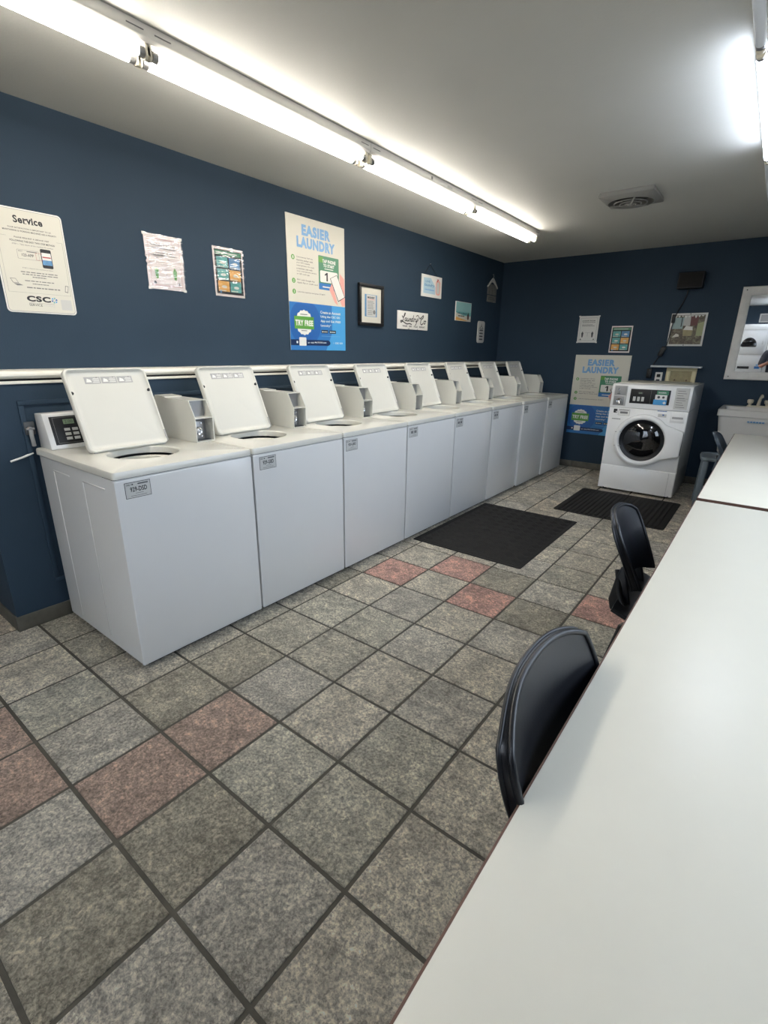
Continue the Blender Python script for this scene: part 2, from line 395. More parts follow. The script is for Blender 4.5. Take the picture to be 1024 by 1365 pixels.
# ------------------------------------------------------------------ washers
PITCH, X0W, Y0W = 0.66, 1.0, 0.8686
def washer_meshes():
    root = empty('top_load_washer', (X0W, Y0W, 0))
    W = 0.656
    # cabinet: open-topped shell with embossed side panels
    c = MB(); bx = -.752
    c.prism(rrect(bx, -.006, .004, W-.004, .012, 4), .03, .859, ENAMEL)
    bm = c.bm
    top = [f for f in bm.faces if f.normal.z > .9 or all(abs(v.co.z-.859) < 1e-5 for v in f.verts)]
    bmesh.ops.delete(bm, geom=top, context='FACES_ONLY')
    for sgn, y in ((-1, .004), (1, W-.004)):
        for xa, xb in ((-.60, -.43), (-.295, -.09)):
            c.box(xa-.004, xa+.004, y-.002, y+.002, .06, .813, ENAMEL, .0015); c.box(xa, xb, y-.002, y+.002, .806, .813, ENAMEL, .0015)
    c.box(bx+.01, -.02, .012, W-.012, .03, .036, DARKGAP)
    c.build('cabinet', root)
    f = MB(); f.prism(rrect(.003, W-.003, .022, .8575, .006, 3), -.014, 0.0, ENAMEL, axis='x', bev=.005); f.build('front_panel', root)
    k = MB(); k.box(-.03, -.012, .03, W-.03, .012, .03, DARKGAP)  # dark strip standing in for the shadow gap under the front
    k.build('shadow_gap_strip', root)
    for x in (-.06, -.70):
        for y in (.06, W-.06):
            MB().tube([(x, y, 0), (x, y, .008), (x, y, .03)], [.018, .016, .012], BLACKPL, 12).build('foot', root)
    # deck with a round loading hole
    cx, cy, R = -.300, .282, .150
    def ring(off, z): return [(x, y, z) for x, y in rrect(-.778+off, 0.002-off, .001+off, W-.001-off, .014-min(off, .01), 5)]
    t = bmesh.new()
    per = [ring(.012, .861), ring(0, .8625), ring(0, .884), ring(.003, .8905), ring(.009, .893)]
    # dense perimeter for a clean bridge to the circle
    def densify(r):
        out = []
        for i in range(len(r)):
            a = Vector(r[i]); b = Vector(r[(i+1) % len(r)]); n = max(1, int(round((b-a).length/.03)))
            out += [a+(b-a)*k/n for k in range(n)]
        return out
    cnt = None; rows = []
    base_r = densify(per[4])
    # keep same topology on each row by snapping per-corner lists, long sides resampled by parameter
    def dens_like(r):
        out = []
        for i in range(len(r)):
            a = Vector(r[i]); b = Vector(r[(i+1) % len(r)]); a4 = Vector(per[4][i]); b4 = Vector(per[4][(i+1) % len(r)])
            n = max(1, int(round((b4-a4).length/.03))); out += [a+(b-a)*k/n for k in range(n)]
        return out
    for r in per: rows.append([t.verts.new(p) for p in dens_like(r)])
    N = len(rows[0])
    for i in range(4):
        for k in range(N): t.faces.new((rows[i][k], rows[i][(k+1) % N], rows[i+1][(k+1) % N], rows[i+1][k]))
    circ = []
    ang = [math.atan2(v.co.y-cy, v.co.x-cx) for v in rows[4]]
    prof = [(R+.020, .893), (R+.012, .8945), (R+.004, .8935), (R, .889), (R-.002, .863)]
    crow = [[t.verts.new((cx+r*math.cos(a), cy+r*math.sin(a), z)) for a in ang] for r, z in prof]
    allr = [rows[4]] + crow
    for i in range(len(allr)-1):
        for k in range(N): t.faces.new((allr[i][k], allr[i][(k+1) % N], allr[i+1][(k+1) % N], allr[i+1][k]))
    bmesh.ops.recalc_face_normals(t, faces=t.faces)
    d = MB(); d.merge(t, DECK, smooth=True)
    d.box(-.32, -.06, .612, .616, .8925, .8945, DECK, .001)
    d.build('top_deck', root)
    # tub
    tb = MB(); Mx = Matrix.Translation((cx, cy, 0))
    tb.lathe([(.128, .45), (.131, .80), (.133, .846), (.138, .852), (.145, .852), (.149, .846), (.149, .82)], GRILLW, M=Mx)
    tb.lathe([(.0, .45), (.128, .45)], STEEL, M=Mx)
    tb.lathe([(.0, .62), (.03, .61), (.04, .5), (.1, .455)], GREYPL, M=Mx)
    tb.build('tub', root)
    ts = MB(); ts.lathe([(.185, .852), (.185, .43), (0, .43)], DARKGAP, M=Mx); ts.build('tub_housing', root)
    # console
    co = MB()
    pr = [(-.775, .893), (-.640, .893), (-.640, .900), (-.684, 1.050), (-.692, 1.056), (-.775, 1.053)]
    co.prism(pr, .026, .575, ENAMEL, axis='y', bev=.004)
    co.build('console', root)
    # slanted face frame: origin bottom, u along +Y, v up the slope, w outward
    vdir = Vector((-.044, 0, .15)).normalized(); udir = Vector((0, 1, 0)); wdir = udir.cross(vdir)
    F = Matrix(((udir.x, vdir.x, wdir.x, -.640), (udir.y, vdir.y, wdir.y, 0), (udir.z, vdir.z, wdir.z, .900), (0, 0, 0, 1)))
    p = MB(); p.box(.05, .44, .014, .146, -.002, .003, BLACKPL, .0015, M=F)
    for a, b, c2, d2 in ((.062, .428, .139, .1405), (.062, .428, .02, .0215), (.062, .0632, .02, .14), (.4268, .428, .02, .14)):
        t = bmesh.new(); t.faces.new([t.verts.new(q) for q in ((a, c2, .0034), (b, c2, .0034), (b, d2, .0034), (a, d2, .0034))]); p.merge(t, GREYP, F)
    pan = p.build('control_panel', root)
    ds = MB(); ds.box(.104, .150, .108, .130, .002, .0042, LCD, M=F); ds.text('2.00', .110, .112, .144, .126, .0044, DGREYP, M=F); ds.build('display', pan)
    for r_ in range(3):
        for c_ in range(3):
            b = MB(); u = .100+.034*c_; v = .034+.021*r_
            b.box(u, u+.025, v, v+.013, .002, .0048, LGREY, .001, M=F); b.build('button', pan)
    # lid
    Lw0, Lw1, Lh = .100, .476, .392
    ldir = Vector((-.155, 0, .352)).normalized(); lw = udir.cross(ldir)
    G = Matrix(((0, ldir.x, lw.x, -.420), (1, ldir.y, lw.y, 0), (0, ldir.z, lw.z, .897), (0, 0, 0, 1)))
    lb = MB(); t = bmesh.new()
    seq = [(0.0, -.018), (-.0, -.002), (.0015, .005), (.004, .0075), (.008, .0075), (.011, .004), (.014, -.002), (.030, -.0065), (.036, -.007)]
    rws = []
    for off, wz in seq:
        rws.append([t.verts.new((x, y, wz)) for x, y in rrect(Lw0+off, Lw1-off, off, Lh-off, max(.028-off*.5, .008), 6)])
    n = len(rws[0]); back = [t.verts.new((x, y, -.020)) for x, y in rrect(Lw0+.004, Lw1-.004, .004, Lh-.004, .026, 6)]
    allr = [back] + rws
    for i in range(len(allr)-1):
        for k in range(n): t.faces.new((allr[i][k], allr[i][(k+1) % n], allr[i+1][(k+1) % n], allr[i+1][k]))
    t.faces.new(back); t.faces.new(rws[-1]); bmesh.ops.recalc_face_normals(t, faces=t.faces)
    lb.merge(t, DECK, G, smooth=True); lid = lb.build('lid', root, 0.9)
    wl = MB()
    for q in range(3):
        u0 = Lw0+.085+.074*q
        wl.box(u0, u0+.070, .322, .354, -.0068, -.0058, STICK, M=G)
        for a in range(4): wl.box(u0+.034+.004*(a % 2), u0+.064, .327+.006*a, .3295+.006*a, -.006, -.0056, WHITE, M=G)
        wl.poly([(u0+.006, .329, -.0054), (u0+.03, .329, -.0054), (u0+.026, .341, -.0054), (u0+.012, .347, -.0054)], WHITE, G)
        wl.box(u0+.052, u0+.058, .349, .353, -.006, -.0055, GREYP, M=G)
    wl.build('warning_label', lid)
    for u in (Lw0+.012, Lw1-.012):
        b = MB(); b.lathe([(.0075, -.003), (.0075, .0045), (.006, .006), (0, .0062)], BLACKPL, 16, M=G @ Matrix.Translation((u, .278, 0))); b.build('bumper', lid)
    hg = MB(); hg.box(Lw1-.010, Lw1-.003, .012, .07, -.012, .0085, GREYPL, .001, M=G); hg.build('latch_strip', lid)
    for u in (Lw0+.027, Lw1-.027):
        hg = MB(); hg.box(u-.007, u+.007, -.006, .006, -.016, .0, GREYPL, .001, M=G); hg.build('hinge', lid)
    # coin box
    y0, y1 = .576, .680; wl_ = .004
    side = [(-.331, .8932), (-.328, 1.015), (-.375, 1.101), (-.70, 1.103), (-.70, .8932)]
    cb = MB()
    cb.prism(side, y0, y0+wl_, DECK, axis='y'); cb.prism(side, y1-wl_, y1, DECK, axis='y')
    cb.box(-.70, -.376, y0+wl_, y1-wl_, 1.097, 1.1015, DECK); cb.box(-.70, -.331, y0+wl_, y1-wl_, .8932, .8975, DECK)
    cb.box(-.40, -.329, y0+wl_, y1-wl_, 1.011, 1.0155, DECK); cb.box(-.41, -.40, y0+wl_, y1-wl_, .8975, 1.097, STEEL)
    cb.prism([(-.60, 1.101), (-.60, 1.106), (-.70, 1.110), (-.70, 1.101)], y0+.002, y1-.002, DECK, axis='y')
    cbo = cb.build('coin_box', root)
    cm = MB(); cm.box(-.40, -.372, y0+.008, y0+.068, .90, .995, STEEL, .002)
    Mc = Matrix.Translation((-.371, y0+.037, .946)) @ Matrix.Rotation(PI/2, 4, 'Y')
    cm.lathe([(.016, 0), (.019, .003), (.0205, .006), (.018, .009), (.013, .007), (.010, .0025), (0, .002)], CHROME, 24, Mc)
    cm.box(-.371, -.369, y0+.022, y0+.040, .944, .962, BLACKPL)
    for z in (.915, .982): cm.lathe([(.0045, 0), (.0045, .003), (0, .004)], CHROME, 12, Matrix.Translation((-.372, y0+.058, z)) @ Matrix.Rotation(PI/2, 4, 'Y'))
    cm.box(-.372, -.345, y0+.012, y1-.012, .898, .902, DGREYP)
    cm.build('coin_mechanism', cbo)
    cs = MB(); cs.box(-.40, -.392, y0+.012, y0+.03, 1.03, 1.085, GREYPL, .001); cs.box(-.3925, -.3915, y0+.019, y0+.022, 1.045, 1.08, BLACKP); cs.build('coin_slot', cbo)
    return root
def sticker(root, txt, u0):
    # identity sticker on the front panel: x -> Y, y -> Z, z -> X
    F = Matrix(((0, 0, 1, 0), (1, 0, 0, 0), (0, 1, 0, 0), (0, 0, 0, 1)))
    s = MB()
    def B(a, b, c, d, w, m): s.box(w-.0006, w, a, b, c, d, m)
    u1, v0, v1 = u0+.104, .778, .843
    B(u0, u1, v0, v1, .0008, BLACKP); B(u0+.002, u1-.002, v0+.002, v1-.002, .0012, LGREY)
    s.text('ONLY', u0+.006, v1-.013, u0+.026, v1-.006, .0014, BLACKP, .02, M=F)
    B(u0+.028, u0+.034, v1-.012, v1-.007, .0014, BLACKP); B(u0+.052, u1-.01, v1-.012, v1-.007, .0014, DGREYP)
    if txt: s.text(txt, u0+.02, v0+.025, u1-.016, v0+.045, .0014, BLACKP, .025, M=F)
    else:
        for q in range(7):
            if q != 3: B(u0+.02+q*.0098, u0+.0275+q*.0098, v0+.025, v0+.043, .0014, DGREYP)
    for q, (a, b) in enumerate(((.04, .072), (.02, .085))): B(u0+a, u0+b, v0+.017-.009*q, v0+.019-.009*q, .0014, GREYP)
    s.build('machine_label', root)
ORD = ['white top-load washer with lid up at the near end of the row, exposed left side',
       'second white top-load washer from the near end of the row, lid up',
       'third white top-load washer from the near end of the row, lid up',
       'fourth white top-load washer from the near end, at the near end of the large mat',
       'fifth white top-load washer from the near end, at the far end of the large mat',
       'third-last white top-load washer of the row, just beyond the large black mat',
       'second-last white top-load washer of the row, front slightly proud of its neighbour',
       'last white top-load washer of the row, beside the back wall corner']
w0 = washer_meshes(); roots = [w0]
for k in range(1, 8):
    roots.append(copy_tree(w0))
TXT = ['929-DSD', '929-G8D', '92H-J8D', None, None, None, None, None]
for k, r in enumerate(roots):
    r.location = (X0W + (0, 0, 0, 0, 0, .004, .02, .03)[k], Y0W+PITCH*k, 0)
    tag(r, ORD[k], 'washing machine', 'top-load washers along the blue wall')
    sticker(r, TXT[k], .040 if k < 2 else .020)

# water valve and hose behind the nearest washer, loose white rod
e = empty('water_valve', (KX, .876, .985), label='small grey water valve on blue wall behind the nearest washer', cat='valve')
m = MB(); m.box(-.0, .012, -.03, .012, -.03, .03, DGREYP, .003); m.tube([(0.005, -.012, 0), (.035, -.012, 0)], .009, STEEL); m.box(.025, .035, -.03, .004, -.004, .004, GREYPL, .002); m.build('valve_body', e)
m = MB(); m.tube([(.03, -.012, -.005), (.032, -.014, -.03), (.03, -.012, -.06), (.025, -.010, -.08)], .009, GREYPL); m.build('hose', e)
m = MB(); m.tube([(KX+.006, .765, .842), (KX+.008, .82, .856), (KX+.004, .862, .869)], .005, WHITE, 10)
tag(m.build('drain_rod'), 'thin white rod sticking out behind the nearest washer against blue wall', 'rod')

# ------------------------------------------------------------------ fluorescent fixtures
def fixture(xc, y0, tubes, label, lm):
    e = empty('fluorescent_fixture', (xc, y0, HC), label=label, cat='ceiling light', group='fluorescent strip lights on the ceiling')
    L = 1.22*len(tubes)
    h = MB(); h.prism([(-.060, 0), (.060, 0), (.060, -.036), (.050, -.048), (-.050, -.048), (-.060, -.036)], .001, L-.001, FIXT, axis='y', bev=.002)
    for y in (.05, 1.17, 1.27, 2.39)[:2*len(tubes)]: h.box(.0605, .0625, y-.03, y+.03, -.022, -.019, GREYP)
    h.box(.0605, .0625, .60, .618, -.028, -.012, GREYP); h.box(.0605, .0625, .80, .86, -.028, -.016, LGREY)
    h.build('housing', e)
    for si, (a, b) in enumerate(((.03, 1.205), (1.235, 2.41))[:len(tubes)]):
        for x in (-.033, .033):
            t = MB(); t.tube([(x, a+.006, -.074), (x, b-.006, -.074)], .0165, lm if tubes[si] else OFFTUBE, 20)
            t.tube([(x, a, -.074), (x, a+.02, -.074)], .0172, STEEL, 20); t.tube([(x, b-.02, -.074), (x, b, -.074)], .0172, STEEL, 20)
            t.build('tube', e)
        for y in (a-.012, b+.012):
            for x in (-.033, .033):
                s = MB(); s.prism(rrect(x-.014, x+.014, -.094, -.045, .012, 4), y-.009, y+.009, SOCK, axis='y', bev=.002); s.build('socket', e)
fixture(.918, .02, (1, 1), 'lit fluorescent strip light over the near washers, running out of view', TUBE_L)
fixture(.918, 2.46, (1, 1), 'lit fluorescent strip light over the far washers, ending before the back wall', TUBE_L)
fixture(.918, -1.21, (1,), 'short lit fluorescent strip light added behind the viewer to brighten the near floor', TUBE_L)  # unseen lamp, added to brighten the near floor and ceiling
fixture(2.712, -1.21, (1,), 'short lit fluorescent strip light behind the viewer, above the stacked dryers', TUBE_R)
fixture(2.712, .02, (0, 0), 'unlit fluorescent strip light at the top right, above the near table', TUBE_R)
fixture(2.712, 2.46, (1, 0), 'half lit fluorescent strip light at the right, above the far table', TUBE_R)

# ceiling vent
e = empty('ceiling_vent', (1.89, 4.235, HC), label='square grey exhaust fan grille on the ceiling', cat='vent')
m = MB(); t = bmesh.new(); R = .148
sq = lambda h, z, n: [(x, y, z) for x, y in rrect(-h, h, -h, h, .012, n)]
rows = []
outer = [Vector(p) for p in sq(.178, -.001, 5)]
def dens(r):
    out = []
    for i in range(len(r)):
        a = r[i]; b = r[(i+1) % len(r)]; n = max(1, int(round((b-a).length/.02))); out += [a+(b-a)*k/n for k in range(n)]
    return out
o0 = dens(outer); N = len(o0); ang = [math.atan2(v.y, v.x) for v in o0]
def lerp_row(f, z): return [t.verts.new((v.x*f, v.y*f, z)) for v in o0]
rows = [lerp_row(.97, 0), lerp_row(1, -.020), lerp_row(1, -.026), lerp_row(.975, -.030)]
for r, z in ((R+.012, -.044), (R, -.048), (R-.004, -.04), (R-.004, -.005)): rows.append([t.verts.new((r*math.cos(a), r*math.sin(a), z)) for a in ang])
for i in range(len(rows)-1):
    for k in range(N): t.faces.new((rows[i][k], rows[i][(k+1) % N], rows[i+1][(k+1) % N], rows[i+1][k]))
bmesh.ops.recalc_face_normals(t, faces=t.faces); m.merge(t, VENTM, smooth=True); m.build('grille_frame', e)
m = MB(); m.lathe([(R-.004, -.004), (0, -.004)], DARKGAP, 32); m.build('fan_opening', e)
for r in (.105, .068, .034):
    m = MB(); m.tube([(r*math.cos(k*2*PI/36), r*math.sin(k*2*PI/36), -.046-(.148-r)*.08) for k in range(37)], .0042, VENTM, 8, False); m.build('grille_ring', e)
m = MB()
for k in range(3):
    a = k*2*PI/3+.9; m.tube([(.145*math.cos(a), .145*math.sin(a), -.046), (.0, .0, -.058)], .006, VENTM, 8)
m.lathe([(.02, -.052), (.018, -.062), (0, -.064)], VENTM, 20); m.build('spokes', e)

# ------------------------------------------------------------------ wall pictures and notices
def lines(m, u0, u1, v, n, dv, h, w, mt, seed=0):
    r = random.Random(seed)
    for k in range(n):
        x = u0
        end = u1 - (r.random()*.25*(u1-u0))
        while x < end:
            l = (u1-u0)*r.uniform(.05, .16); m.quad(x, v-k*dv, min(x+l, end), v-k*dv+h, w, mt); x += l+(u1-u0)*.022

def laundry_poster(loc, rot, label):
    e = empty('laundry_poster', loc, rot, label, 'poster', 'pay-by-phone laundry posters')
    W, H = .612, .915
    U = lambda u: u*W
    V = lambda v: H*(1-v)
    m = MB(); m.box(0, W, 0, H, .001, .005, CREAM); m.build('board', e)
    m = MB(); m.text('EASIER', U(.245), V(.132), U(.735), V(.052), .0056, TITLEP, .06); m.text('LAUNDRY', U(.16), V(.222), U(.815), V(.142), .0056, TITLEP, .06)
    m.build('headline', e)
    m = MB()
    for k, v in enumerate((.30, .47, .55)):
        m.disc(U(.09), V(v), .017, .0056, GREENP); m.text(str(k+1), U(.083), V(v+.010), U(.098), V(v-.010), .006, WHITE, .03)
    body = ['Conveniently TAP the', 'machine sticker with', 'your NFC-capable', 'smartphone. Or scan', 'a machine code with', 'your smartphone camera', 'or QR code app']
    ln = [.27, .27, .22, .29, .26, .33, .21]
    for k, s in enumerate(body): m.text(s, U(.145), V(.300+.0205*k), U(.145+ln[k]), V(.287+.0205*k), .0056, DGREYP, .008)
    m.text('PAY with Google Pay', U(.145), V(.467), U(.44), V(.453), .0056, DGREYP, .01); m.text('Apple Pay or credit card', U(.145), V(.488), U(.49), V(.474), .0056, DGREYP, .01)
    m.text('Load the machine and press START!', U(.145), V(.556), U(.62), V(.543), .0056, DGREYP, .01)
    m.build('instructions', e)
    m = MB()
    m.prism(rrect(U(.515), U(.885), V(.508), V(.248), .006), .005, .0056, DGREENP)
    m.prism(rrect(U(.515), U(.885), V(.508), V(.458), .006), .0056, .0058, BLUEP); m.quad(U(.515), V(.30), U(.60), V(.256), .0058, GREENP)
    m.text('TAP PHONE', U(.585), V(.300), U(.825), V(.272), .006, WHITE, .05); m.text('TO START', U(.60), V(.332), U(.80), V(.306), .006, WHITE, .05)
    m.quad(U(.62), V(.347), U(.78), V(.341), .006, WHITE)
    m.prism(rrect(U(.54), U(.86), V(.45), V(.36), .012), .0056, .006, WHITE); m.poly([(U(.650), V(.438), .0064), (U(.676), V(.438), .0064), (U(.676), V(.372), .0064), (U(.656), V(.372), .0064), (U(.622), V(.386), .0064), (U(.622), V(.398), .0064), (U(.650), V(.390), .0064)], BLACKP)
    m.quad(U(.58), V(.49), U(.76), V(.48), .006, WHITE)
    m.poly([(U(.70), V(.50), .0066), (U(.75), V(.445), .0066), (U(.86), V(.62), .0066), (U(.80), V(.60), .0066)], SKINP)
    m.poly([(U(.90), V(.36), .0066), (U(.985), V(.40), .0066), (U(.998), V(.62), .0066), (U(.94), V(.625), .0066), (U(.90), V(.58), .0066)], SKINP)
    m.poly([(U(.715), V(.412), .007), (U(.845), V(.375), .007), (U(.997), V(.548), .007), (U(.865), V(.590), .007)], BLACKP)
    m.poly([(U(.725), V(.412), .0074), (U(.842), V(.380), .0074), (U(.987), V(.546), .0074), (U(.868), V(.582), .0074)], WHITE)
    m.build('tap_to_start_picture', e)
    m = MB()
    m.quad(0, 0, W, V(.628), .0056, BLUEP); m.poly([(U(.74), V(.628), .006), (W, V(.628), .006), (W, 0, .006), (U(.62), 0, .006), (U(.74), V(.85), .006)], LBLUEP)
    pts = [(U(.26)+.165*math.cos(k*2*PI/48), V(.785)+.165*math.sin(k*2*PI/48)) for k in range(48)]
    m.poly([(max(x, 0.002), min(max(y, .002), V(.632)), .0064) for x, y in pts], DBLUEP)
    for k, s in enumerate(('Create an Account', 'Using the CSC GO', 'App and Get FREE', 'Laundry*')): m.text(s, U(.525), V(.700+.036*k), U((.905, .895, .905, .72)[k]), V(.677+.036*k), .0068, WHITE, .03)
    for a in (.535, .685): m.prism(rrect(U(a), U(a+.125), V(.858), V(.832), .004), .0064, .0068, BLACKP); m.quad(U(a+.04), V(.849), U(a+.11), V(.843), .0072, WHITE); m.disc(U(a+.022), V(.846), .006, .0072, WHITE)
    m.quad(U(.535), V(.883), U(.90), V(.880), .0068, TITLEP)
    m.prism([(0, V(.962)), (U(.66), V(.962)), (U(.69), V(.952)), (U(.70), V(.939)), (U(.69), V(.926)), (U(.66), V(.916)), (0, V(.916))], .0064, .0068, NAVYP)
    m.disc(U(.105), V(.937), .009, .0072, WHITE); m.prism(rrect(U(.14), U(.26), V(.965), V(.898), .006), .0068, .0074, WHITE)
    m.text('or visit', U(.285), V(.945), U(.40), V(.932), .0072, WHITE, .02); m.text('MyCSCGO.com', U(.41), V(.945), U(.62), V(.930), .0072, WHITE, .04)
    m.text('CSC GO', U(.79), V(.945), U(.94), V(.930), .0072, WHITE, .03); m.disc(U(.76), V(.938), .008, .0072, TITLEP)
    m.build('footer_panel', e)
    m = MB(); n = 16
    sp = []
    for k in range(n*4):
        a = k*2*PI/(n*4); r = .088+.0035*math.cos(n*a); sp.append((U(.235)+r*math.cos(a), V(.782)+r*math.sin(a)))
    m.prism(sp, .0068, .0078, WHITE); m.quad(U(.17), V(.722), U(.29), V(.715), .0082, GREYP); m.quad(U(.18), V(.848), U(.28), V(.842), .0082, GREYP)
    m.prism([(U(.07), V(.832)), (U(.40), V(.832)), (U(.40), V(.734)), (U(.07), V(.734))], .0078, .0086, GREENP)
    m.text('TRY FREE', U(.085), V(.807), U(.385), V(.762), .009, WHITE, .05); m.build('try_free_badge', e)
laundry_poster((0, 2.709, 1.350), LW, 'tall pay-by-phone laundry poster on the left wall above the washers')
laundry_poster((1.019, YB, .424), BW, 'tall pay-by-phone laundry poster on the back wall, partly behind the front-load washer')

# service sign at far left of the left wall
e = empty('service_sign', (0, .945, 1.505), LW, 'cream service instruction sign with rounded corners at the left of the blue wall', 'sign')
W, H = .302, .452
m = MB(); m.prism(rrect(0, W, 0, H, .018), .001, .004, WHITE, bev=.0008); m.build('sign_board', e)
m = MB(); m.prism(rrect(.006, W-.006, .006, H-.006, .014), .004, .0044, GREYP); m.prism(rrect(.0075, W-.0075, .0075, H-.0075, .013), .0044, .0048, CREAM); m.build('inner_border', e)
m = MB(); w_ = .0052
m.text('Service', .094, .390, .214, .421, w_, BLACKP, .03); 
for a, b, v in ((.134, .147, .390), (.166, .178, .390), (.147, .156, .4105), (.160, .169, .4105), (.166, .172, .4105), (.133, .140, .4105)): m.quad(a, v, b, v+.0022, w_+.0002, BLACKP)
m.build('heading', e)
m = MB()
m.text('YOUR SATISFACTION IS IMPORTANT TO US', .066, .366, .244, .372, w_, DGREYP, .015); m.text('MAINTAINING & WORKING MACHINES ARE A PRIORITY', .045, .353, .266, .360, w_, DGREYP, .02)
m.text('PLEASE REQUEST A SERVICE VISIT', .085, .325, .230, .332, w_, DGREYP, .02); m.text('FOLLOWING THE EASY TWO STEP METHOD', .065, .310, .252, .318, w_, DGREYP, .025)
m.text('STEP 1. Take down of the machine ID number', .072, .297, .244, .303, w_, GREYP, .01)
for a, b, c, d in ((.02, .055, .330, .3308), (.262, .287, .330, .3308), (.02, .0208, .09, .330), (.286, .287, .09, .330), (.02, .287, .09, .0908)): m.quad(a, c, b, d, w_, GREYP)
m.prism(rrect(.085, .175, .238, .278, .003), .0048, .005, GREYP); m.prism(rrect(.086, .174, .239, .277, .003), .005, .0052, CREAM)
m.text('ONLY', .090, .269, .108, .274, .0056, DGREYP, .01); m.text('123-APP', .103, .250, .152, .262, .0056, DGREYP, .02); m.quad(.125, .270, .168, .274, .0056, GREYP)
m.prism(rrect(.183, .229, .208, .292, .006), .0048, .0056, BLACKP); m.quad(.186, .222, .226, .276, .006, WHITE); m.quad(.186, .222, .226, .244, .0064, SEAP); m.quad(.188, .254, .224, .259, .0064, REDP)
m.quad(.160, .2695, .190, .2705, .0066, REDP); m.quad(.160, .2395, .190, .2405, .0066, REDP); m.quad(.160, .2395, .161, .2705, .0066, REDP)
m.text('STEP 2. Report the machine problem', .095, .196, .225, .202, w_, GREYP, .01)
lines(m, .085, .255, .180, 1, .01, .004, w_, GREYP, 3); lines(m, .09, .25, .170, 1, .01, .004, w_, GREYP, 4); lines(m, .13, .20, .160, 1, .01, .004, w_, GREYP, 5)
lines(m, .095, .25, .142, 1, .01, .004, w_, GREYP, 6); lines(m, .125, .20, .130, 1, .01, .004, w_, GREYP, 7); lines(m, .098, .25, .112, 1, .01, .005, w_, GREYP, 8)
m.poly([(.035, .150, w_), (.058, .150, w_), (.068, .130, w_), (.044, .130, w_)], GREYP); m.poly([(.038, .148, w_+.0004), (.057, .148, w_+.0004), (.065, .132, w_+.0004), (.046, .132, w_+.0004)], CREAM)
m.poly([(.046, .128, w_), (.07, .128, w_), (.085, .122, w_), (.06, .119, w_)], GREYP)
m.poly([(.268, .138, w_), (.283, .136, w_), (.276, .104, w_), (.262, .107, w_)], GREYP); m.poly([(.270, .135, w_+.0004), (.280, .133, w_+.0004), (.274, .108, w_+.0004), (.265, .110, w_+.0004)], CREAM)
m.build('instructions', e)
m = MB(); m.text('CSC', .088, .052, .190, .078, w_, BLACKP, .05); m.text('SERVICE', .094, .032, .150, .043, w_, DGREYP, .01); m.text('WORKS', .152, .032, .205, .043, w_, LGREY, .01)
m.quad(.094, .0455, .205, .0465, w_, GREYP)
for k in range(6):
    a = k*PI/3+.3; c_ = (.207, .064); m.poly([(c_[0]+.003*math.cos(a), c_[1]+.003*math.sin(a), w_), (c_[0]+.014*math.cos(a+.35), c_[1]+.014*math.sin(a+.35), w_), (c_[0]+.014*math.cos(a-.35), c_[1]+.014*math.sin(a-.35), w_)], (DBLUEP, TEALP, LBLUEP)[k % 3])
m.prism(rrect(.235, .283, .022, .070, .003), .0048, .0052, LGREY)
m.build('logo', e)

def sleeve(e, W, H, seed):
    m = MB(); r = random.Random(seed); ph = [r.uniform(0, 6) for _ in range(6)]
    def f(a, b):
        k = .35 + math.exp(-((b-.55)/.16)**2) + .7*math.exp(-((b-.93)/.06)**2)
        return (a*W*1.01-.001, b*H*1.01-.001, .014+k*(.0022*math.sin(b*38+a*4+ph[0])+.0014*math.sin(b*71-a*9+ph[1])+.0012*math.sin(a*27+b*15+ph[2])))
    m.grid(f, 28, 60, PLASTIC); m.build('plastic_sleeve', e)
def room_notice(loc, rot, label, W, H, crumple, green):
    e = empty('paper_notice', loc, rot, label, 'notice', 'laundry room paper notices')
    m = MB()
    def f(a, b):
        k = math.exp(-((b-.52)/.13)**2) * crumple
        return (a*W + k*.004*math.sin(b*60), b*H, .001+k*(.007*abs(math.sin(b*26+a*2))+.003*math.sin(a*23+b*17)))
    m.grid(f, 24, 48, PINKP if crumple else WHITE); m.build('sheet', e)
    m = MB(); w_ = .0045
    for a, b, c, d in ((.08, .92, .92, .926), (.08, .92, .07, .076), (.08, .087, .07, .926), (.913, .92, .07, .926)): m.quad(a*W, c*H, b*W, d*H, w_+(.004 if crumple and c > .3 and d < .7 else 0), REDP if crumple else DGREYP)
    m.text('LAUNDRY ROOM', .16*W, .80*H, .80*W, .84*H, w_, DGREYP, .03)
    lines(m, .18*W, .86*W, .75*H, 1, .01, .018*H, w_, GREYP, 1); lines(m, .18*W, .86*W, .66*H, 2, .04*H, .018*H, w_+(.008 if crumple else 0), GREYP, 2)
    gm = GREENP if green else DGREYP
    for cx in (.24, .74):
        m.disc(cx*W, .40*H, .018*H, w_, gm, 14)
        m.poly([(cx*W-.03*W, .20*H, w_), (cx*W+.03*W, .20*H, w_), (cx*W+.055*W, .36*H, w_), (cx*W+.03*W, .385*H, w_), (cx*W-.03*W, .385*H, w_), (cx*W-.055*W, .36*H, w_)], gm)
    m.quad(.36*W, .37*H, .64*W, .376*H, w_, GREYP); m.quad(.495*W, .23*H, .505*W, .37*H, w_, GREYP)
    for cx in (.17, .83):
        m.poly([(cx*W-.035*W, .10*H, w_), (cx*W+.035*W, .10*H, w_), (cx*W+.035*W, .13*H, w_), (cx*W, .155*H, w_), (cx*W-.035*W, .13*H, w_)], DGREYP if cx < .5 else GREYP)
    m.build('print', e)
    if crumple: sleeve(e, W, H, 3)
    for u, v in ((.01, .99), (.99, .985), (.02, .012), (.985, .01)):
        m = MB(); m.box(u*W-.009, u*W+.009, v*H-.007, v*H+.007, .001, .0045, WHITE, .0008); m.build('tape', e)
room_notice((0, 1.658, 1.676), LW, 'pinkish paper notice with two green figures taped to the left wall, wrinkled', .226, .285, 1.0, True)
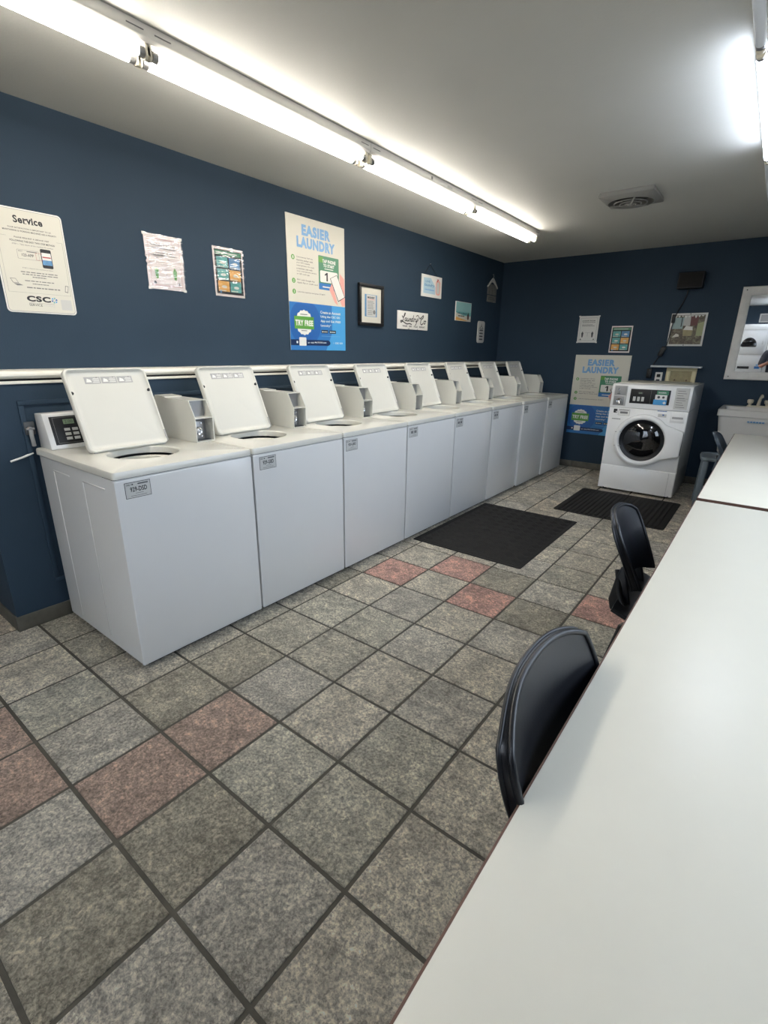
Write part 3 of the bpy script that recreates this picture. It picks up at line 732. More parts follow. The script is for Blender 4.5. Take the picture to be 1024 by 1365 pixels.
room_notice((1.006, YB, 1.475), BW, 'white paper notice with thin border on the back wall above the poster', .222, .290, 0.0, False)

def grid_notice(loc, rot, label, W, H, crumple):
    e = empty('picture_notice', loc, rot, label, 'notice', 'notices with six coloured squares')
    m = MB()
    m.grid(lambda a, b: (a*W, b*H, .0015+crumple*(.0012+.0008*math.sin(b*31+a*5)+.0004*math.sin(a*19+b*44))), 20, 40, PINKP); m.build('sheet', e)
    m = MB(); w_ = .0052
    m.quad(.05*W, .05*H, .95*W, .95*H, w_, BLACKP); m.quad(.07*W, .84*H, .93*W, .93*H, w_+.0004, DGREENP); m.quad(.12*W, .875*H, .80*W, .895*H, w_+.0008, WHITE)
    cols = [[ORANGEP, TEALP], [TEALP, ORANGEP], [TEALP, SEAP]]
    for r in range(3):
        for c in range(2):
            u0, v0 = (.10+.41*c)*W, (.10+.245*r)*H; m.quad(u0, v0, u0+.37*W, v0+.215*H, w_+.0004, cols[r][c])
            m.disc(u0+.2*W, v0+.1*H, .03*H, w_+.0008, WHITE if (r+c) % 2 else CREAM, 12, ru=.09*W); m.quad(u0+.02*W, v0+.01*H, u0+.25*W, v0+.03*H, w_+.0008, CREAM)
    m.disc(.17*W, .09*H, .025*H, w_+.001, SEAP, 14); m.build('print', e)
    if crumple > .5: sleeve(e, W, H, 8)
grid_notice((0, 2.094, 1.675), LW, 'paper notice with six coloured squares under shiny wrinkled plastic, on the left wall', .226, .287, 1.0)
grid_notice((1.375, YB, 1.368), BW, 'paper notice with six coloured squares on the back wall', .220, .283, 0.2)

# framed print
e = empty('framed_print', (0, 3.485, 1.561), LW, 'small black framed print with cream mat on the left wall', 'picture frame')
W, H = .338, .336
m = MB()
for a, b, c, d in ((0, W, 0, .026), (0, W, H-.026, H), (0, .026, .026, H-.026), (W-.026, W, .026, H-.026)): m.box(a, b, c, d, .002, .028, BLACKPL, .003)
m.build('frame', e)
m = MB(); m.box(.026, W-.026, .026, H-.026, .004, .010, CREAM); m.build('mat_board', e)
m = MB(); m.quad(.085, .075, .255, .255, .0106, SEAP); m.quad(.108, .078, .238, .252, .0110, LGREY); m.text('MONEY', .122, .222, .222, .238, .0114, BLACKP, .05)
lines(m, .125, .222, .212, 1, .01, .006, .0114, SKINP, 1); lines(m, .122, .224, .198, 6, .012, .005, .0114, GREYP, 2); lines(m, .122, .20, .12, 3, .014, .006, .0114, GREYP, 9); m.disc(.215, .115, .018, .0114, GREYP)
m.build('print', e)

# "Laundry Co" plank sign
e = empty('laundry_sign', (0, 4.055, 1.556), LW, 'white rectangular sign with black script lettering on the left wall', 'sign')
W, H = .522, .163
m = MB(); m.box(0, W, 0, H, .001, .012, WHITE, .002); m.build('sign_board', e)
m = MB(); w_ = .0126
def stroke(m, pts, r, w, mt):
    P = [Vector((a, b, 0)) for a, b in pts]; Q = []
    for i in range(len(P)-1):
        p0, p1, p2, p3 = P[max(i-1, 0)], P[i], P[i+1], P[min(i+2, len(P)-1)]
        for k in range(5):
            t = k/5; Q.append(.5*((2*p1)+(p2-p0)*t+(2*p0-5*p1+4*p2-p3)*t*t+(3*p1-p0-3*p2+p3)*t**3))
    Q.append(P[-1])
    for i in range(len(Q)-1):
        d = Q[i+1]-Q[i]
        if d.length < 1e-6: continue
        n = Vector((-d.y, d.x, 0)).normalized()*r; d = d.normalized()*r*.6
        m.poly([tuple(Q[i]-d-n+Vector((0, 0, w))), tuple(Q[i+1]+d-n+Vector((0, 0, w))), tuple(Q[i+1]+d+n+Vector((0, 0, w))), tuple(Q[i]-d+n+Vector((0, 0, w)))], mt)
stroke(m, [(.070, .118), (.080, .106), (.100, .112), (.122, .138), (.112, .142), (.098, .118), (.088, .085), (.070, .066), (.050, .060), (.047, .072), (.068, .074), (.105, .060), (.150, .048), (.195, .052), (.232, .046)], .0048, w_, BLACKP)
stroke(m, [(.142, .100), (.124, .100), (.114, .084), (.122, .074), (.138, .086), (.144, .100), (.140, .076), (.150, .076)], .0038, w_, BLACKP)
stroke(m, [(.160, .100), (.154, .080), (.164, .073), (.178, .088), (.182, .100), (.178, .076), (.186, .075)], .0038, w_, BLACKP)
stroke(m, [(.194, .074), (.198, .098), (.199, .086), (.214, .100), (.218, .092), (.214, .076), (.222, .074)], .0038, w_, BLACKP)
stroke(m, [(.254, .098), (.238, .100), (.226, .084), (.234, .073), (.250, .086), (.262, .130), (.254, .084), (.262, .074)], .0038, w_, BLACKP)
stroke(m, [(.272, .074), (.276, .100), (.286, .098), (.292, .100)], .0038, w_, BLACKP)
stroke(m, [(.300, .100), (.296, .080), (.308, .074), (.322, .090), (.330, .104), (.318, .070), (.302, .046), (.294, .044)], .0042, w_, BLACKP)
stroke(m, [(.310, .124), (.330, .134), (.352, .126), (.350, .100), (.332, .080)], .0038, w_, BLACKP)
stroke(m, [(.372, .118), (.376, .106), (.396, .114), (.430, .136), (.440, .128), (.424, .112), (.400, .100), (.388, .076), (.394, .056), (.412, .052), (.434, .066)], .0048, w_, BLACKP)
stroke(m, [(.470, .090), (.452, .086), (.446, .070), (.458, .060), (.474, .070), (.472, .088), (.486, .086)], .0042, w_, BLACKP)
for s, a, b in (('WASH', .078, .158), ('DRY', .186, .240), ('FOLD', .270, .338), ('REPEAT', .366, .470)): m.text(s, a, .020, b, .036, w_, DGREYP, .04)
for a, b in ((.17, .20), (.33, .345)): m.quad(a, .002, b, .008, w_, GREYP)
m.build('lettering', e)

# hanging laundry plaque
e = empty('hanging_plaque', (0, 4.443, 1.876), LW, 'small square white laundry plaque hung by a dark cord on the left wall', 'plaque')
W, H = .374, .200
m = MB(); m.box(0, W, 0, H, .002, .012, WHITE, .0015); m.build('plaque_board', e)
m = MB(); w_ = .0126
m.poly([(.03, .03, w_), (.25, .03, w_), (.25, .10, w_), (.16, .175, w_), (.03, .17, w_)], mat('pale_blue_print', (168, 196, 210), .5))
m.text('LIVE', .065, .130, .15, .150, w_+.0006, SEAP, .01); m.text('laundry', .045, .088, .235, .122, w_+.0006, SEAP, .02, .3); lines(m, .055, .24, .060, 1, .01, .010, w_+.0006, TITLEP, 4)
m.prism(rrect(.258, .345, .028, .165, .03), .0126, .0132, SKINP); m.prism(rrect(.27, .33, .04, .15, .024), .0132, .0138, LGREY); m.text('?', .268, .15, .31, .178, .0144, REDP, .02)
m.build('print', e)
m = MB(); m.tube([(.045, H-.004, .006), (.148, H+.102, .004), (.30, H-.004, .006)], .0022, BLACKPL, 6); m.tube([(.148, H+.098, .0), (.148, H+.104, .012)], .003, STEEL, 8); m.build('cord', e)

# beach picture
e = empty('beach_picture', (0, 5.135, 1.686), LW, 'small aqua and sand beach picture on the left wall', 'picture')
W, H = .355, .198
m = MB(); m.box(0, W, 0, H, .001, .010, WHITE, .001); m.build('canvas', e)
m = MB(); m.quad(.006, .055, W-.006, H-.004, .0106, mat('aqua_print', (134, 178, 178), .5)); m.quad(.006, .065, W-.006, .095, .011, TEALP)
m.poly([(.006, .004, .0114), (W-.006, .004, .0114), (W-.006, .03, .0114), (.006, .085, .0114)], CREAM); m.poly([(.006, .004, .0118), (.30, .004, .0118), (.006, .04, .0118)], ORANGEP)
m.text("Life's a Beach", .04, .072, .25, .09, .0122, NAVYP, .03); lines(m, .06, .24, .045, 1, .01, .012, .0122, DGREYP, 2)
m.disc(.285, .05, .035, .0122, BROWN, 16, ru=.024); m.poly([(.262, .06, .0126), (.308, .06, .0126), (.285, .10, .0126)], BLACKP)
m.build('print', e)
# rounded tag board
e = empty('hanger_tag_board', (0, 5.683, 1.462), LW, 'narrow white rounded board with hanger symbol on the left wall near the corner', 'sign')
W, H = .178, .246
m = MB(); m.prism(rrect(0, W, 0, H, .03), .001, .010, LGREY, bev=.002); m.build('board', e)
m = MB(); w_ = .0106
stroke(m, [(.089, .215), (.095, .205), (.089, .195), (.045, .162)], .004, w_, DGREYP); stroke(m, [(.089, .195), (.136, .162)], .004, w_, DGREYP); stroke(m, [(.045, .162), (.136, .162)], .003, w_, DGREYP)
for k in range(4): m.quad(.046, .134-.034*k, .136, .151-.034*k, w_, DGREYP)
m.build('print', e)
# hanger plaque with two weathered boards
e = empty('hanger_plaque', (0, 5.99, 1.94), LW, 'grey hanger shaped wooden plaque high on the left wall by the corner', 'plaque')
m = MB(); m.prism([(-.135, .165), (-.128, .155), (-.05, .205), (0, .222), (.05, .205), (.128, .155), (.135, .165), (.05, .235), (.012, .262), (-.012, .262), (-.05, .235)], .004, .02, LGREY, bev=.003); m.build('hanger', e)
m = MB(); m.tube([(0, .255, .012), (.008, .272, .012), (.014, .290, .012), (.004, .303, .012), (-.014, .298, .012)], .0035, STEEL, 8); m.build('hook', e)
m = MB()
for a in (-.12, -.04, .04): m.box(a, a+.076, .080, .195, .003, .012, WOODP, .002)
m.build('upper_board', e)
m = MB(); m.box(-.12, .116, -.005, .072, .003, .012, WOODP, .003)
for k, s in enumerate((.05, .03)): lines(m, -.09, .09, s-.01, 1, .01, .010, .0126, DGREYP, k)
m.build('lower_board', e)

# ------------------------------------------------------------------ back wall items
# garden photo
e = empty('garden_photo', (1.953, YB, 1.441), BW, 'white bordered photo of a garden with a laundry basket on the back wall', 'photo')
W, H = .325, .322
m = MB(); m.box(0, W, 0, H, .001, .006, WHITE, .001); m.build('photo_paper', e)
m = MB(); m.quad(.018, .018, W-.018, H-.018, .0066, PHOTOM); w_ = .007
m.poly([(.02, .17, w_), (.12, .17, w_), (.12, .28, w_), (.02, .28, w_)], mat('faded_cyan_print', (150, 172, 172), .5)); m.quad(.10, .19, .108, .28, w_+.0004, BLACKP)
m.quad(.12, .20, .19, .30, w_, LGREY); m.poly([(.185, .20, w_+.0004), (.245, .20, w_+.0004), (.255, .29, w_+.0004), (.18, .29, w_+.0004)], mat('maroon_print', (104, 62, 60), .5))
m.poly([(.25, .10, w_), (.307, .10, w_), (.307, .24, w_), (.25, .22, w_)], mat('faded_lawn_print', (158, 162, 122), .5))
m.poly([(.13, .16, w_+.0008), (.215, .155, w_+.0008), (.21, .19, w_+.0008), (.15, .20, w_+.0008)], WHITE); m.poly([(.135, .10, w_+.0006), (.21, .10, w_+.0006), (.22, .165, w_+.0006), (.125, .165, w_+.0006)], DBEIGE)
m.poly([(.035, .085, w_+.0006), (.10, .095, w_+.0006), (.095, .115, w_+.0006), (.07, .125, w_+.0006)], CREAM)
for k in range(9): m.poly([(.03+.03*k, .30, w_+.001), (.058+.03*k, .30, w_+.001), (.044+.03*k, .27+.008*(k % 3), w_+.001)], WHITE)
m.build('photo_image', e)
m = MB()
for u, v in ((W/2+.01, H-.008), (W/2-.006, .009)): m.box(u-.004, u+.004, v-.005, v+.005, .004, .008, BLACKPL, .001)
m.build('clip', e)
# black speaker box with cord
e = empty('black_speaker', (1.965, YB, 1.99), BW, 'small black speaker box mounted high on the back wall', 'speaker')
m = MB(); m.box(0, .228, 0, .152, .012, .10, BLACKPL, .008, 3); m.build('speaker_body', e)
m = MB(); m.box(.012, .216, .012, .140, .098, .102, RUBBER, .001); m.build('speaker_grille', e)
m = MB(); m.box(.09, .14, .05, .10, .001, .014, BLACKMT, .002); m.build('wall_bracket', e)
m = MB(); m.tube([(2.065, YB-.02, 1.995), (2.055, YB-.012, 1.93), (2.035, YB-.010, 1.86), (2.00, YB-.012, 1.78), (1.982, YB-.014, 1.70), (1.972, YB-.014, 1.62), (1.965, YB-.010, 1.52), (1.955, YB-.010, 1.45), (1.94, YB-.014, 1.42)], .0045, BLACKPL, 8)
m.box(1.960, 1.992, YB-.024, YB-.008, 1.67, 1.755, BLACKPL, .004)
e = empty('power_cord', (0, 0, 0), label='black power cord hanging down the back wall beside the garden photo', cat='cord')
m.build('cord', e)
m = MB(); M_ = Matrix.Translation((1.925, YB-.026, 1.385)) @ Matrix.Rotation(.35, 4, 'Y'); m.box(-.022, .022, -.02, .024, -.05, .05, BLACKPL, .006, M=M_); m.build('adapter', e)
m = MB(); m.tube([(1.905, YB-.012, 1.335), (1.88, YB-.010, 1.29), (1.862, YB-.01, 1.25), (1.85, YB-.014, 1.21)], .0045, BLACKPL, 8); m.build('lower_cord', e)
m = MB(); m.box(1.815, 1.862, YB-.05, YB-.002, 1.11, 1.205, BLACKPL, .008); m.build('plug', e)

# shelf board and washer outlet box
m = MB(); m.box(1.853, 2.324, YB-.11, YB, 1.223, 1.242, SHELFM, .003); tag(m.build('wall_shelf'), 'narrow grey-white shelf board on the back wall behind the front-load washer', 'shelf')
e = empty('washer_outlet_box', (2.0, YB, 1.0), BW, 'beige recessed washer outlet box on the back wall under the shelf', 'outlet box')
m = MB(); W, H = .283, .221
for a, b, c, d in ((0, W, H-.034, H), (0, W, 0, .03), (0, .042, .03, H-.034), (W-.042, W, .03, H-.034)): m.box(a, b, c, d, .001, .022, BEIGE, .004)
m.build('box_frame', e)
m = MB(); m.quad(.04, .028, W-.04, H-.032, .003, DBEIGE)
for u in (.09, .20): m.lathe([(.008, 0), (.008, .006), (0, .008)], BROWN, 14, Matrix.Translation((u, .095, .003)))
m.build('recess', e)
e = empty('wall_outlet', (1.897, YB, 1.045), BW, 'white wall outlet with black plug above the front-load washer', 'outlet')
m = MB(); m.box(0, .07, 0, .125, .001, .008, WHITE, .003); m.build('cover_plate', e)
for v in (.035, .09):
    m = MB(); m.box(.018, .052, v-.016, v+.016, .008, .024, BLACKPL, .004); m.build('plug', e)

# mirror
e = empty('wall_mirror', (2.528, YB, 1.122), BW, 'rectangular wall mirror in a distressed white wood frame on the back wall', 'mirror')
W, H, fw = .66, .862, .078
m = MB()
prof = [(0, .0), (0, .024), (.006, .032), (.03, .034), (.055, .028), (.07, .022), (fw, .016), (fw, .0)]
t = bmesh.new(); rw = []
for o_, z in prof: rw.append([t.verts.new(p) for p in ((o_, o_, z), (W-o_, o_, z), (W-o_, H-o_, z), (o_, H-o_, z))])
for i in range(len(rw)-1):
    for k in range(4): t.faces.new((rw[i][k], rw[i][(k+1) % 4], rw[i+1][(k+1) % 4], rw[i+1][k]))
bmesh.ops.recalc_face_normals(t, faces=t.faces); m.merge(t, MIRFR); m.build('mirror_frame', e)
MB().box(fw-.004, W-fw+.004, fw-.004, H-fw+.004, .006, .012, MIRROR).build('mirror_glass', e)
for u, v in ((.035, .03), (W-.035, .03), (.035, H-.03), (W-.035, H-.03)):
    m = MB(); m.lathe([(.006, 0), (.005, .003), (0, .004)], DGREYP, 14, Matrix.Translation((u, v, .033))); m.build('screw', e)

# ------------------------------------------------------------------ front-load washer
FX0, FX1, FY, FH = 1.682, 2.376, 5.411, 1.080
e = empty('front_load_washer', (FX0, FY, 0), label='white front-load washing machine with round dark door near the back wall', cat='washing machine')
W = FX1-FX0; D = .80
m = MB()
m.prism(rrect(0, W, .004, D, .014, 4), .028, .848, ENAMELF)
for x in (0, W):
    m.box(x-.0015, x+.0015, .03, D-.03, .266, .270, GREYPL)
m.build('cabinet', e)
m = MB(); m.prism([(0.0, .851), (D, .851), (D, 1.078), (.03, 1.078), (.012, 1.070), (.006, 1.055)], 0, W, ENAMELF, axis='x', bev=.005)
m.build('top_console', e)
m = MB(); m.prism(rrect(.03, W-.03, .12, D-.03, .02), 1.078, 1.084, GRILLW, bev=.002); m.build('top_cover', e)
# helper frame on machine front: x, z, outward = -y
def FB(m, x0, x1, z0, z1, w0, w1, mt, bev=0.0): return m.box(x0-FX0, x1-FX0, -w1, -w0, z0, z1, mt, bev)
m = MB(); FB(m, FX0+.004, FX1-.004, .276, .846, -.01, .004, ENAMELF, .004); m.build('front_panel', e)
m = MB(); FB(m, FX0+.004, FX1-.004, .024, .264, -.01, .006, ENAMELF, .004); FB(m, 2.314, 2.316, .03, .258, .005, .0064, GREYPL)
for x in (1.735, 2.335): FB(m, x, x+.012, .026, .032, .004, .009, BLACKPL, .001)
m.build('lower_panel', e)
for x in (.06, W-.06):
    for y in (.07, D-.07): MB().tube([(x, y, 0), (x, y, .03)], .02, BLACKPL, 12).build('foot', e)
m = MB(); FB(m, 1.706, 1.824, .866, 1.060, -.004, .002, LGREY, .002)
FB(m, 1.712, 1.818, .966, 1.054, .002, .004, GREYPL, .001); FB(m, 1.745, 1.755, .985, 1.035, .004, .012, CHROME, .002); FB(m, 1.735, 1.765, .978, .984, .004, .008, DGREYP, .001)
FB(m, 1.712, 1.806, .872, .958, .002, .005, STEEL, .001)
m.lathe([(.02, 0), (.026, .004), (.024, .009), (.016, .006), (0, .002)], CHROME, 24, Matrix.Translation((1.764-FX0, -.005, .915)) @ Matrix.Rotation(PI/2, 4, 'X'))
m.build('coin_panel', e)
m = MB(); FB(m, 1.856, 2.200, .898, 1.034, -.004, .003, BLACKPL, .002); FB(m, 2.036, 2.0375, .902, 1.03, .003, .0036, GREYP); cp = m.build('control_panel', e)
Ff = Matrix(((1, 0, 0, -FX0), (0, 0, -1, 0), (0, 1, 0, 0), (0, 0, 0, 1)))
m = MB(); FB(m, 1.925, 1.965, .988, 1.006, .003, .0038, DGREYP); m.text('4.25', 1.93, .991, 1.955, 1.003, .0042, LCD, .03, M=Ff); m.build('display', cp)
for k in range(3):
    m = MB(); FB(m, 1.885+.037*k, 1.909+.037*k, .920, .962, .003, .0055, LGREY, .001); m.build('button', cp)
m = MB(); FB(m, 2.086, 2.185, .99, 1.028, .003, .0036, DGREENP); FB(m, 2.076, 2.176, .945, .99, .003, .0036, WHITE); FB(m, 2.066, 2.178, .896, .945, .003, .0036, LBLUEP)
m.text('EASIER', 2.10, 1.004, 2.165, 1.016, .0042, WHITE, .03, M=Ff)
for u, r in ((2.106, .012), (2.146, .011)):
    m.poly([(u+r*math.cos(k*PI/8)-FX0, -.0042, .968+r*math.sin(k*PI/8)) for k in range(16)], DGREYP)
m.poly([(2.145-FX0, -.0042, .918), (2.16-FX0, -.0042, .905), (2.175-FX0, -.0042, .918), (2.16-FX0, -.0042, .932)], WHITE)
m.build('pay_sticker', cp)
m = MB(); FB(m, 2.242, 2.352, .868, 1.060, -.003, .002, LGREY); FB(m, 2.248, 2.346, .964, .967, .002, .0026, GREYP)
for k in range(8): FB(m, 2.256, 2.256+.075-(k % 3)*.012, .884+.021*k, .889+.021*k, .002, .0026, GREYP)
m.build('instruction_label', e)
m = MB(); FB(m, 1.772, 1.878, .774, .834, .003, .0046, GREYP); FB(m, 1.774, 1.876, .776, .832, .0046, .005, WHITE); FB(m, 1.79, 1.86, .792, .812, .005, .0056, GREYP); FB(m, 1.78, 1.868, .822, .828, .005, .0056, GREYP)
m.build('machine_label', e)
m = MB(); FB(m, 1.728, 1.762, .795, .833, .003, .005, BLACKP); FB(m, 1.75, 1.758, .80, .812, .005, .0056, WHITE); m.build('black_sticker', e)
m = MB()
for k in range(8): FB(m, 1.724+.010*k, 1.732+.010*k, .733, .740, .003, .005, DGREYP)
m.build('brand_badge', e)
m = MB()
for k in range(9): FB(m, 2.118+.009*k, 2.1255+.009*k, .838, .845, .003, .005, DBLUEP)
m.box(2.128-FX0, 2.20-FX0, -.0052, -.004, .785, .815, LGREY); m.box(2.165-FX0, 2.18-FX0, -.0056, -.005, .80, .812, DBLUEP); m.build('detergent_label', e)
m = MB(); FB(m, 2.236, 2.352, .742, .838, .003, .009, ENAMELF, .003); FB(m, 2.25, 2.34, .772, .797, .009, .011, GREYPL, .001); FB(m, 2.246, 2.344, .752, .778, .009, .016, ENAMELF, .004); m.build('dispenser_drawer', e)
# door: ring drawn out to a pointed handle at the right
dcx, dcz, dR = 2.026-FX0, .548, .252
out = []
a0, a1 = math.radians(42), math.radians(318)
hp = [(2.366-FX0, .430), (2.372-FX0, .445), (2.374-FX0, .652), (2.366-FX0, .668)]
for k in range(49):
    a = a0+(a1-a0)*k/48; out.append((dcx+dR*math.cos(a), dcz+dR*math.sin(a)))
out += hp
def ray(out, c, ang):
    best = None; d = (math.cos(ang), math.sin(ang))
    for i in range(len(out)):
        p, q = out[i], out[(i+1) % len(out)]; ex, ey = q[0]-p[0], q[1]-p[1]; den = d[0]*ey-d[1]*ex
        if abs(den) < 1e-9: continue
        tt = ((p[0]-c[0])*ey-(p[1]-c[1])*ex)/den; s_ = ((p[0]-c[0])*d[1]-(p[1]-c[1])*d[0])/den
        if tt > 0 and -1e-6 <= s_ <= 1+1e-6 and (best is None or tt > best): best = tt
    return best
angs = sorted([k*2*PI/72 for k in range(72)] + [math.atan2(p[1]-dcz, p[0]-dcx) % (2*PI) for p in hp])
t = bmesh.new(); rows = []
G_ = .203
for fac, wz in ((1.0, .004), (1.0, .030), (.99, .040), (.965, .046)):
    rows.append([t.verts.new((dcx+ray(out, (dcx, dcz), a)*fac*math.cos(a), -wz, dcz+ray(out, (dcx, dcz), a)*fac*math.sin(a))) for a in angs])
for r, wz in ((.228, .052), (.214, .050), (G_, .038), (G_-.004, .02)):
    rows.append([t.verts.new((dcx+r*math.cos(a), -wz, dcz+r*math.sin(a))) for a in angs])
N = len(angs)
for i in range(len(rows)-1):
    for k in range(N): t.faces.new((rows[i][k], rows[i][(k+1) % N], rows[i+1][(k+1) % N], rows[i+1][k]))
bmesh.ops.recalc_face_normals(t, faces=t.faces)
m = MB(); m.merge(t, ENAMELF, smooth=True); door = m.build('door', e, 0.5)
Md = Matrix.Translation((dcx, 0, dcz)) @ Matrix.Rotation(PI/2, 4, 'X')
m = MB(); m.lathe([(G_-.002, .034), (.19, .030), (.165, .014), (.15, .006)], BLACKPL, 56, Md); m.build('door_gasket', door)
m = MB(); m.lathe([(.168, .018), (.160, .024), (.13, .034), (.08, .041), (0, .044)], DRYERGL, 56, Md); m.build('door_glass', door)
m = MB(); FB(m, 1.779, 1.845, .612, .618, .044, .0475, GREYPL); FB(m, 1.786, 1.85, .476, .481, .044, .0475, GREYPL); m.build('hinge_line', door)
m = MB(); m.box(hp[1][0]-.006, hp[1][0]+.0022, -.036, -.006, .445, .652, DGREYP, .002); m.build('door_handle', door)

# ------------------------------------------------------------------ mats
e = empty('floor_mat', (1.015, 2.932, 0), label='large black rubber mat with diagonal ribs in front of the washers', cat='mat')
W, D = .853, 1.206
m = MB(); m.prism(rrect(0, W, 0, D, .012), .0002, .006, RUBBER, bev=.003); m.build('mat_base', e)
m = MB()
# woven blocks of short ribs, alternating direction
n = 0
def rib(p, q, r=.0022):
    m.tube([(p[0], p[1], .0062), (q[0], q[1], .0062)], r, RUBBER, 5)
s_ = .062
for a in range(-24, 34):
    for b in range(-24, 34):
        # diamond cells in rotated coordinates
        cx = (a-b)*s_*.7071; cy = (a+b)*s_*.7071
        if not (.05 < cx < W-.05 and .05 < cy < D-.05): continue
        for k in (-1.5, -.5, .5, 1.5):
            o_ = k*s_*.23; L = s_*.43
            if (a+b) % 2: p, q = (cx+(o_-L)*.7071, cy+(o_+L)*.7071), (cx+(o_+L)*.7071, cy+(o_-L)*.7071)
            else: p, q = (cx+(-L-o_)*.7071, cy+(-L+o_)*.7071), (cx+(L-o_)*.7071, cy+(L+o_)*.7071)
            rib(p, q)
m.build('tread', e)
m = MB()
for a, b in (((.035, .035), (W-.035, .035)), ((W-.035, .035), (W-.035, D-.035)), ((W-.035, D-.035), (.035, D-.035)), ((.035, D-.035), (.035, .035))): m.tube([(a[0], a[1], .006), (b[0], b[1], .006)], .003, RUBBER, 6)
m.build('rim_line', e)
e = empty('ribbed_mat', (1.570, 4.382, 0), label='black ribbed rubber mat in front of the front-load washer', cat='mat')
W, D = .905, .935
m = MB(); m.prism(rrect(0, W, 0, D, .03), .0002, .005, RUBBER, bev=.003); m.build('mat_base', e)
m = MB()
for k in range(21): m.box(.04+k*.0395, .04+k*.0395+.020, .03, D-.03, .004, .011, RUBBER, .002)
m.build('ribs', e)

# ------------------------------------------------------------------ tables
def table(y0, y1, label):
    X0, X1, Z = 2.767, 3.53, .74
    e = empty('folding_table', (X0, y0, 0), label=label, cat='table', group='long white laundry tables')
    W, D = X1-X0, y1-y0
    m = MB(); m.box(.003, W-.003, .003, D-.003, Z-.032, Z, TABLE, .0015); m.build('tabletop', e)
    m = MB()
    for a, b, c, d in ((0, .003, 0, D), (W-.003, W, 0, D), (0, W, 0, .003), (0, W, D-.003, D)): m.box(a, b, c, d, Z-.032, Z-.001, BROWN)
    m.build('edge_band', e)
    m = MB()
    for a, b, c, d in ((.06, .09, .06, D-.06), (W-.09, W-.06, .06, D-.06)): m.box(a, b, c, d, Z-.082, Z-.032, BLACKMT, .003)
    m.build('apron', e)
    for x in (.075, W-.075):
        for y in (.25, D-.25):
            m = MB(); m.tube([(x, y, 0.0), (x, y, Z-.05)], .016, BLACKMT, 12); m.build('leg', e)
table(.11, 2.553, 'long white laminate table nearest the viewer')
table(2.602, 5.03, 'second long white laminate table, behind the nearest one')

# ------------------------------------------------------------------ chairs
def chair(loc, rz, label, M1, zt=.82, hw=.225):
    """faces local +x; seat centre at origin"""
    e = empty('stacking_chair', loc, (0, 0, rz), label, 'chair', 'plastic chairs at the tables')
    zb = .525; H = zt-zb
    def back(a, b):
        s = 2*a-1; t = b
        w_ = hw*(1 - .12*max(0, (t-.60)/.40)**2.4 - .24*(1-t)**1.3)
        y = s*w_; arch = .034*abs(s)**3.2
        z = zb + (H-arch)*t + .03*(1-t)*(1-abs(s)**2)*.5
        x = -.185 - .092*t**1.1 + .055*abs(s)**2.2*(1-.25*t)
        return Vector((x, y, z))
    m = MB(); m.grid(lambda a, b: tuple(back(a, b)), 32, 24, M1, thick=.009)
    path = [(0, k/24) for k in range(25)] + [(k/32, 1) for k in range(1, 33)] + [(1, 1-k/24) for k in range(1, 25)]
    edge = [back(*p) for p in path]; N = len(edge)
    m.tube(edge, .0062, M1, 8)
    def flange(a, b):
        i = min(N-1, int(round(a*(N-1)))); p = edge[i]; pa, pb = path[i]
        side = min(1.0, abs(2*pa-1)**8); d = .012 + .008*(1-pb)*side + .006*side
        c = Vector((p.x, 0, .62)); out = (p-c); out.x = 0; out = out.normalized()*.007*math.sin(PI*b*.5)
        return tuple(p + out + Vector((-d*b, 0, -.004*b)))
    m.grid(flange, N-1, 4, M1, thick=.004)
    m.tube([flange(k/(N-1), 1) for k in range(N)], .004, M1, 6)
    m.build('backrest', e, 1.2)
    def seat(a, b):
        s = 2*a-1; u = b
        w_ = .215*(1-.08*u)-.02*max(0, u-.8)
        x = -.20+.42*u; z = .448 - .016*math.cos(PI*s*.5)*math.sin(PI*min(u*1.1, 1)) - .05*max(0, (u-.82)/.18)**2 + .02*max(0, (.12-u)/.12)
        return (x, s*w_, z - .008*max(abs(s)**8, 0))
    m = MB(); m.grid(seat, 24, 24, M1, thick=.010)
    edge2 = [seat(0, k/24) for k in range(25)] + [seat(k/24, 1) for k in range(1, 25)] + [seat(1, 1-k/24) for k in range(1, 25)]
    m.tube(edge2, .007, M1, 8); m.build('seat', e, 1.2)
    for sy in (-1, 1):
        m = MB(); m.tube([(.17, sy*.17, .425), (.19, sy*.205, .40), (.20, sy*.222, .20), (.21, sy*.235, 0)], .0105, BLACKMT, 10); m.build('leg', e)
        m = MB(); m.tube([(-.12, sy*.17, .425), (-.16, sy*.205, .40), (-.20, sy*.222, .20), (-.235, sy*.235, 0)], .0105, BLACKMT, 10); m.build('leg', e)
        m = MB(); m.tube([(.17, sy*.17, .425), (-.10, sy*.175, .425), (-.165, sy*.165, .44), (-.197, sy*.135, .50), (-.218, sy*.115, .58)], .0105, BLACKMT, 10); m.build('back_support', e)
        m = MB(); m.prism([(-.190, .60), (-.206, .60), (-.219, .55), (-.226, .50), (-.232, .46), (-.222, .42), (-.19, .402), (-.155, .41), (-.150, .44), (-.165, .50)], sy*hw*.745-.007, sy*hw*.745+.007, M1, axis='y', bev=.006, seg=3); m.build('side_bracket', e)
    m = MB(); m.tube([(.16, -.17, .425), (.16, .17, .425)], .009, BLACKMT, 10); m.build('cross_bar', e)
    m = MB(); m.tube([(-.12, -.17, .425), (-.12, .17, .425)], .009, BLACKMT, 10); m.build('cross_bar', e)
    return e
chair((2.972, .826, 0), .03, 'black plastic chair pushed in at the nearest table, closest to the viewer', CHAIRPL, .835, .224)
chair((2.832, 2.05, 0), 0.0, 'second black plastic chair from the viewer, pushed in at the nearest table', CHAIRPL, .785, .168)
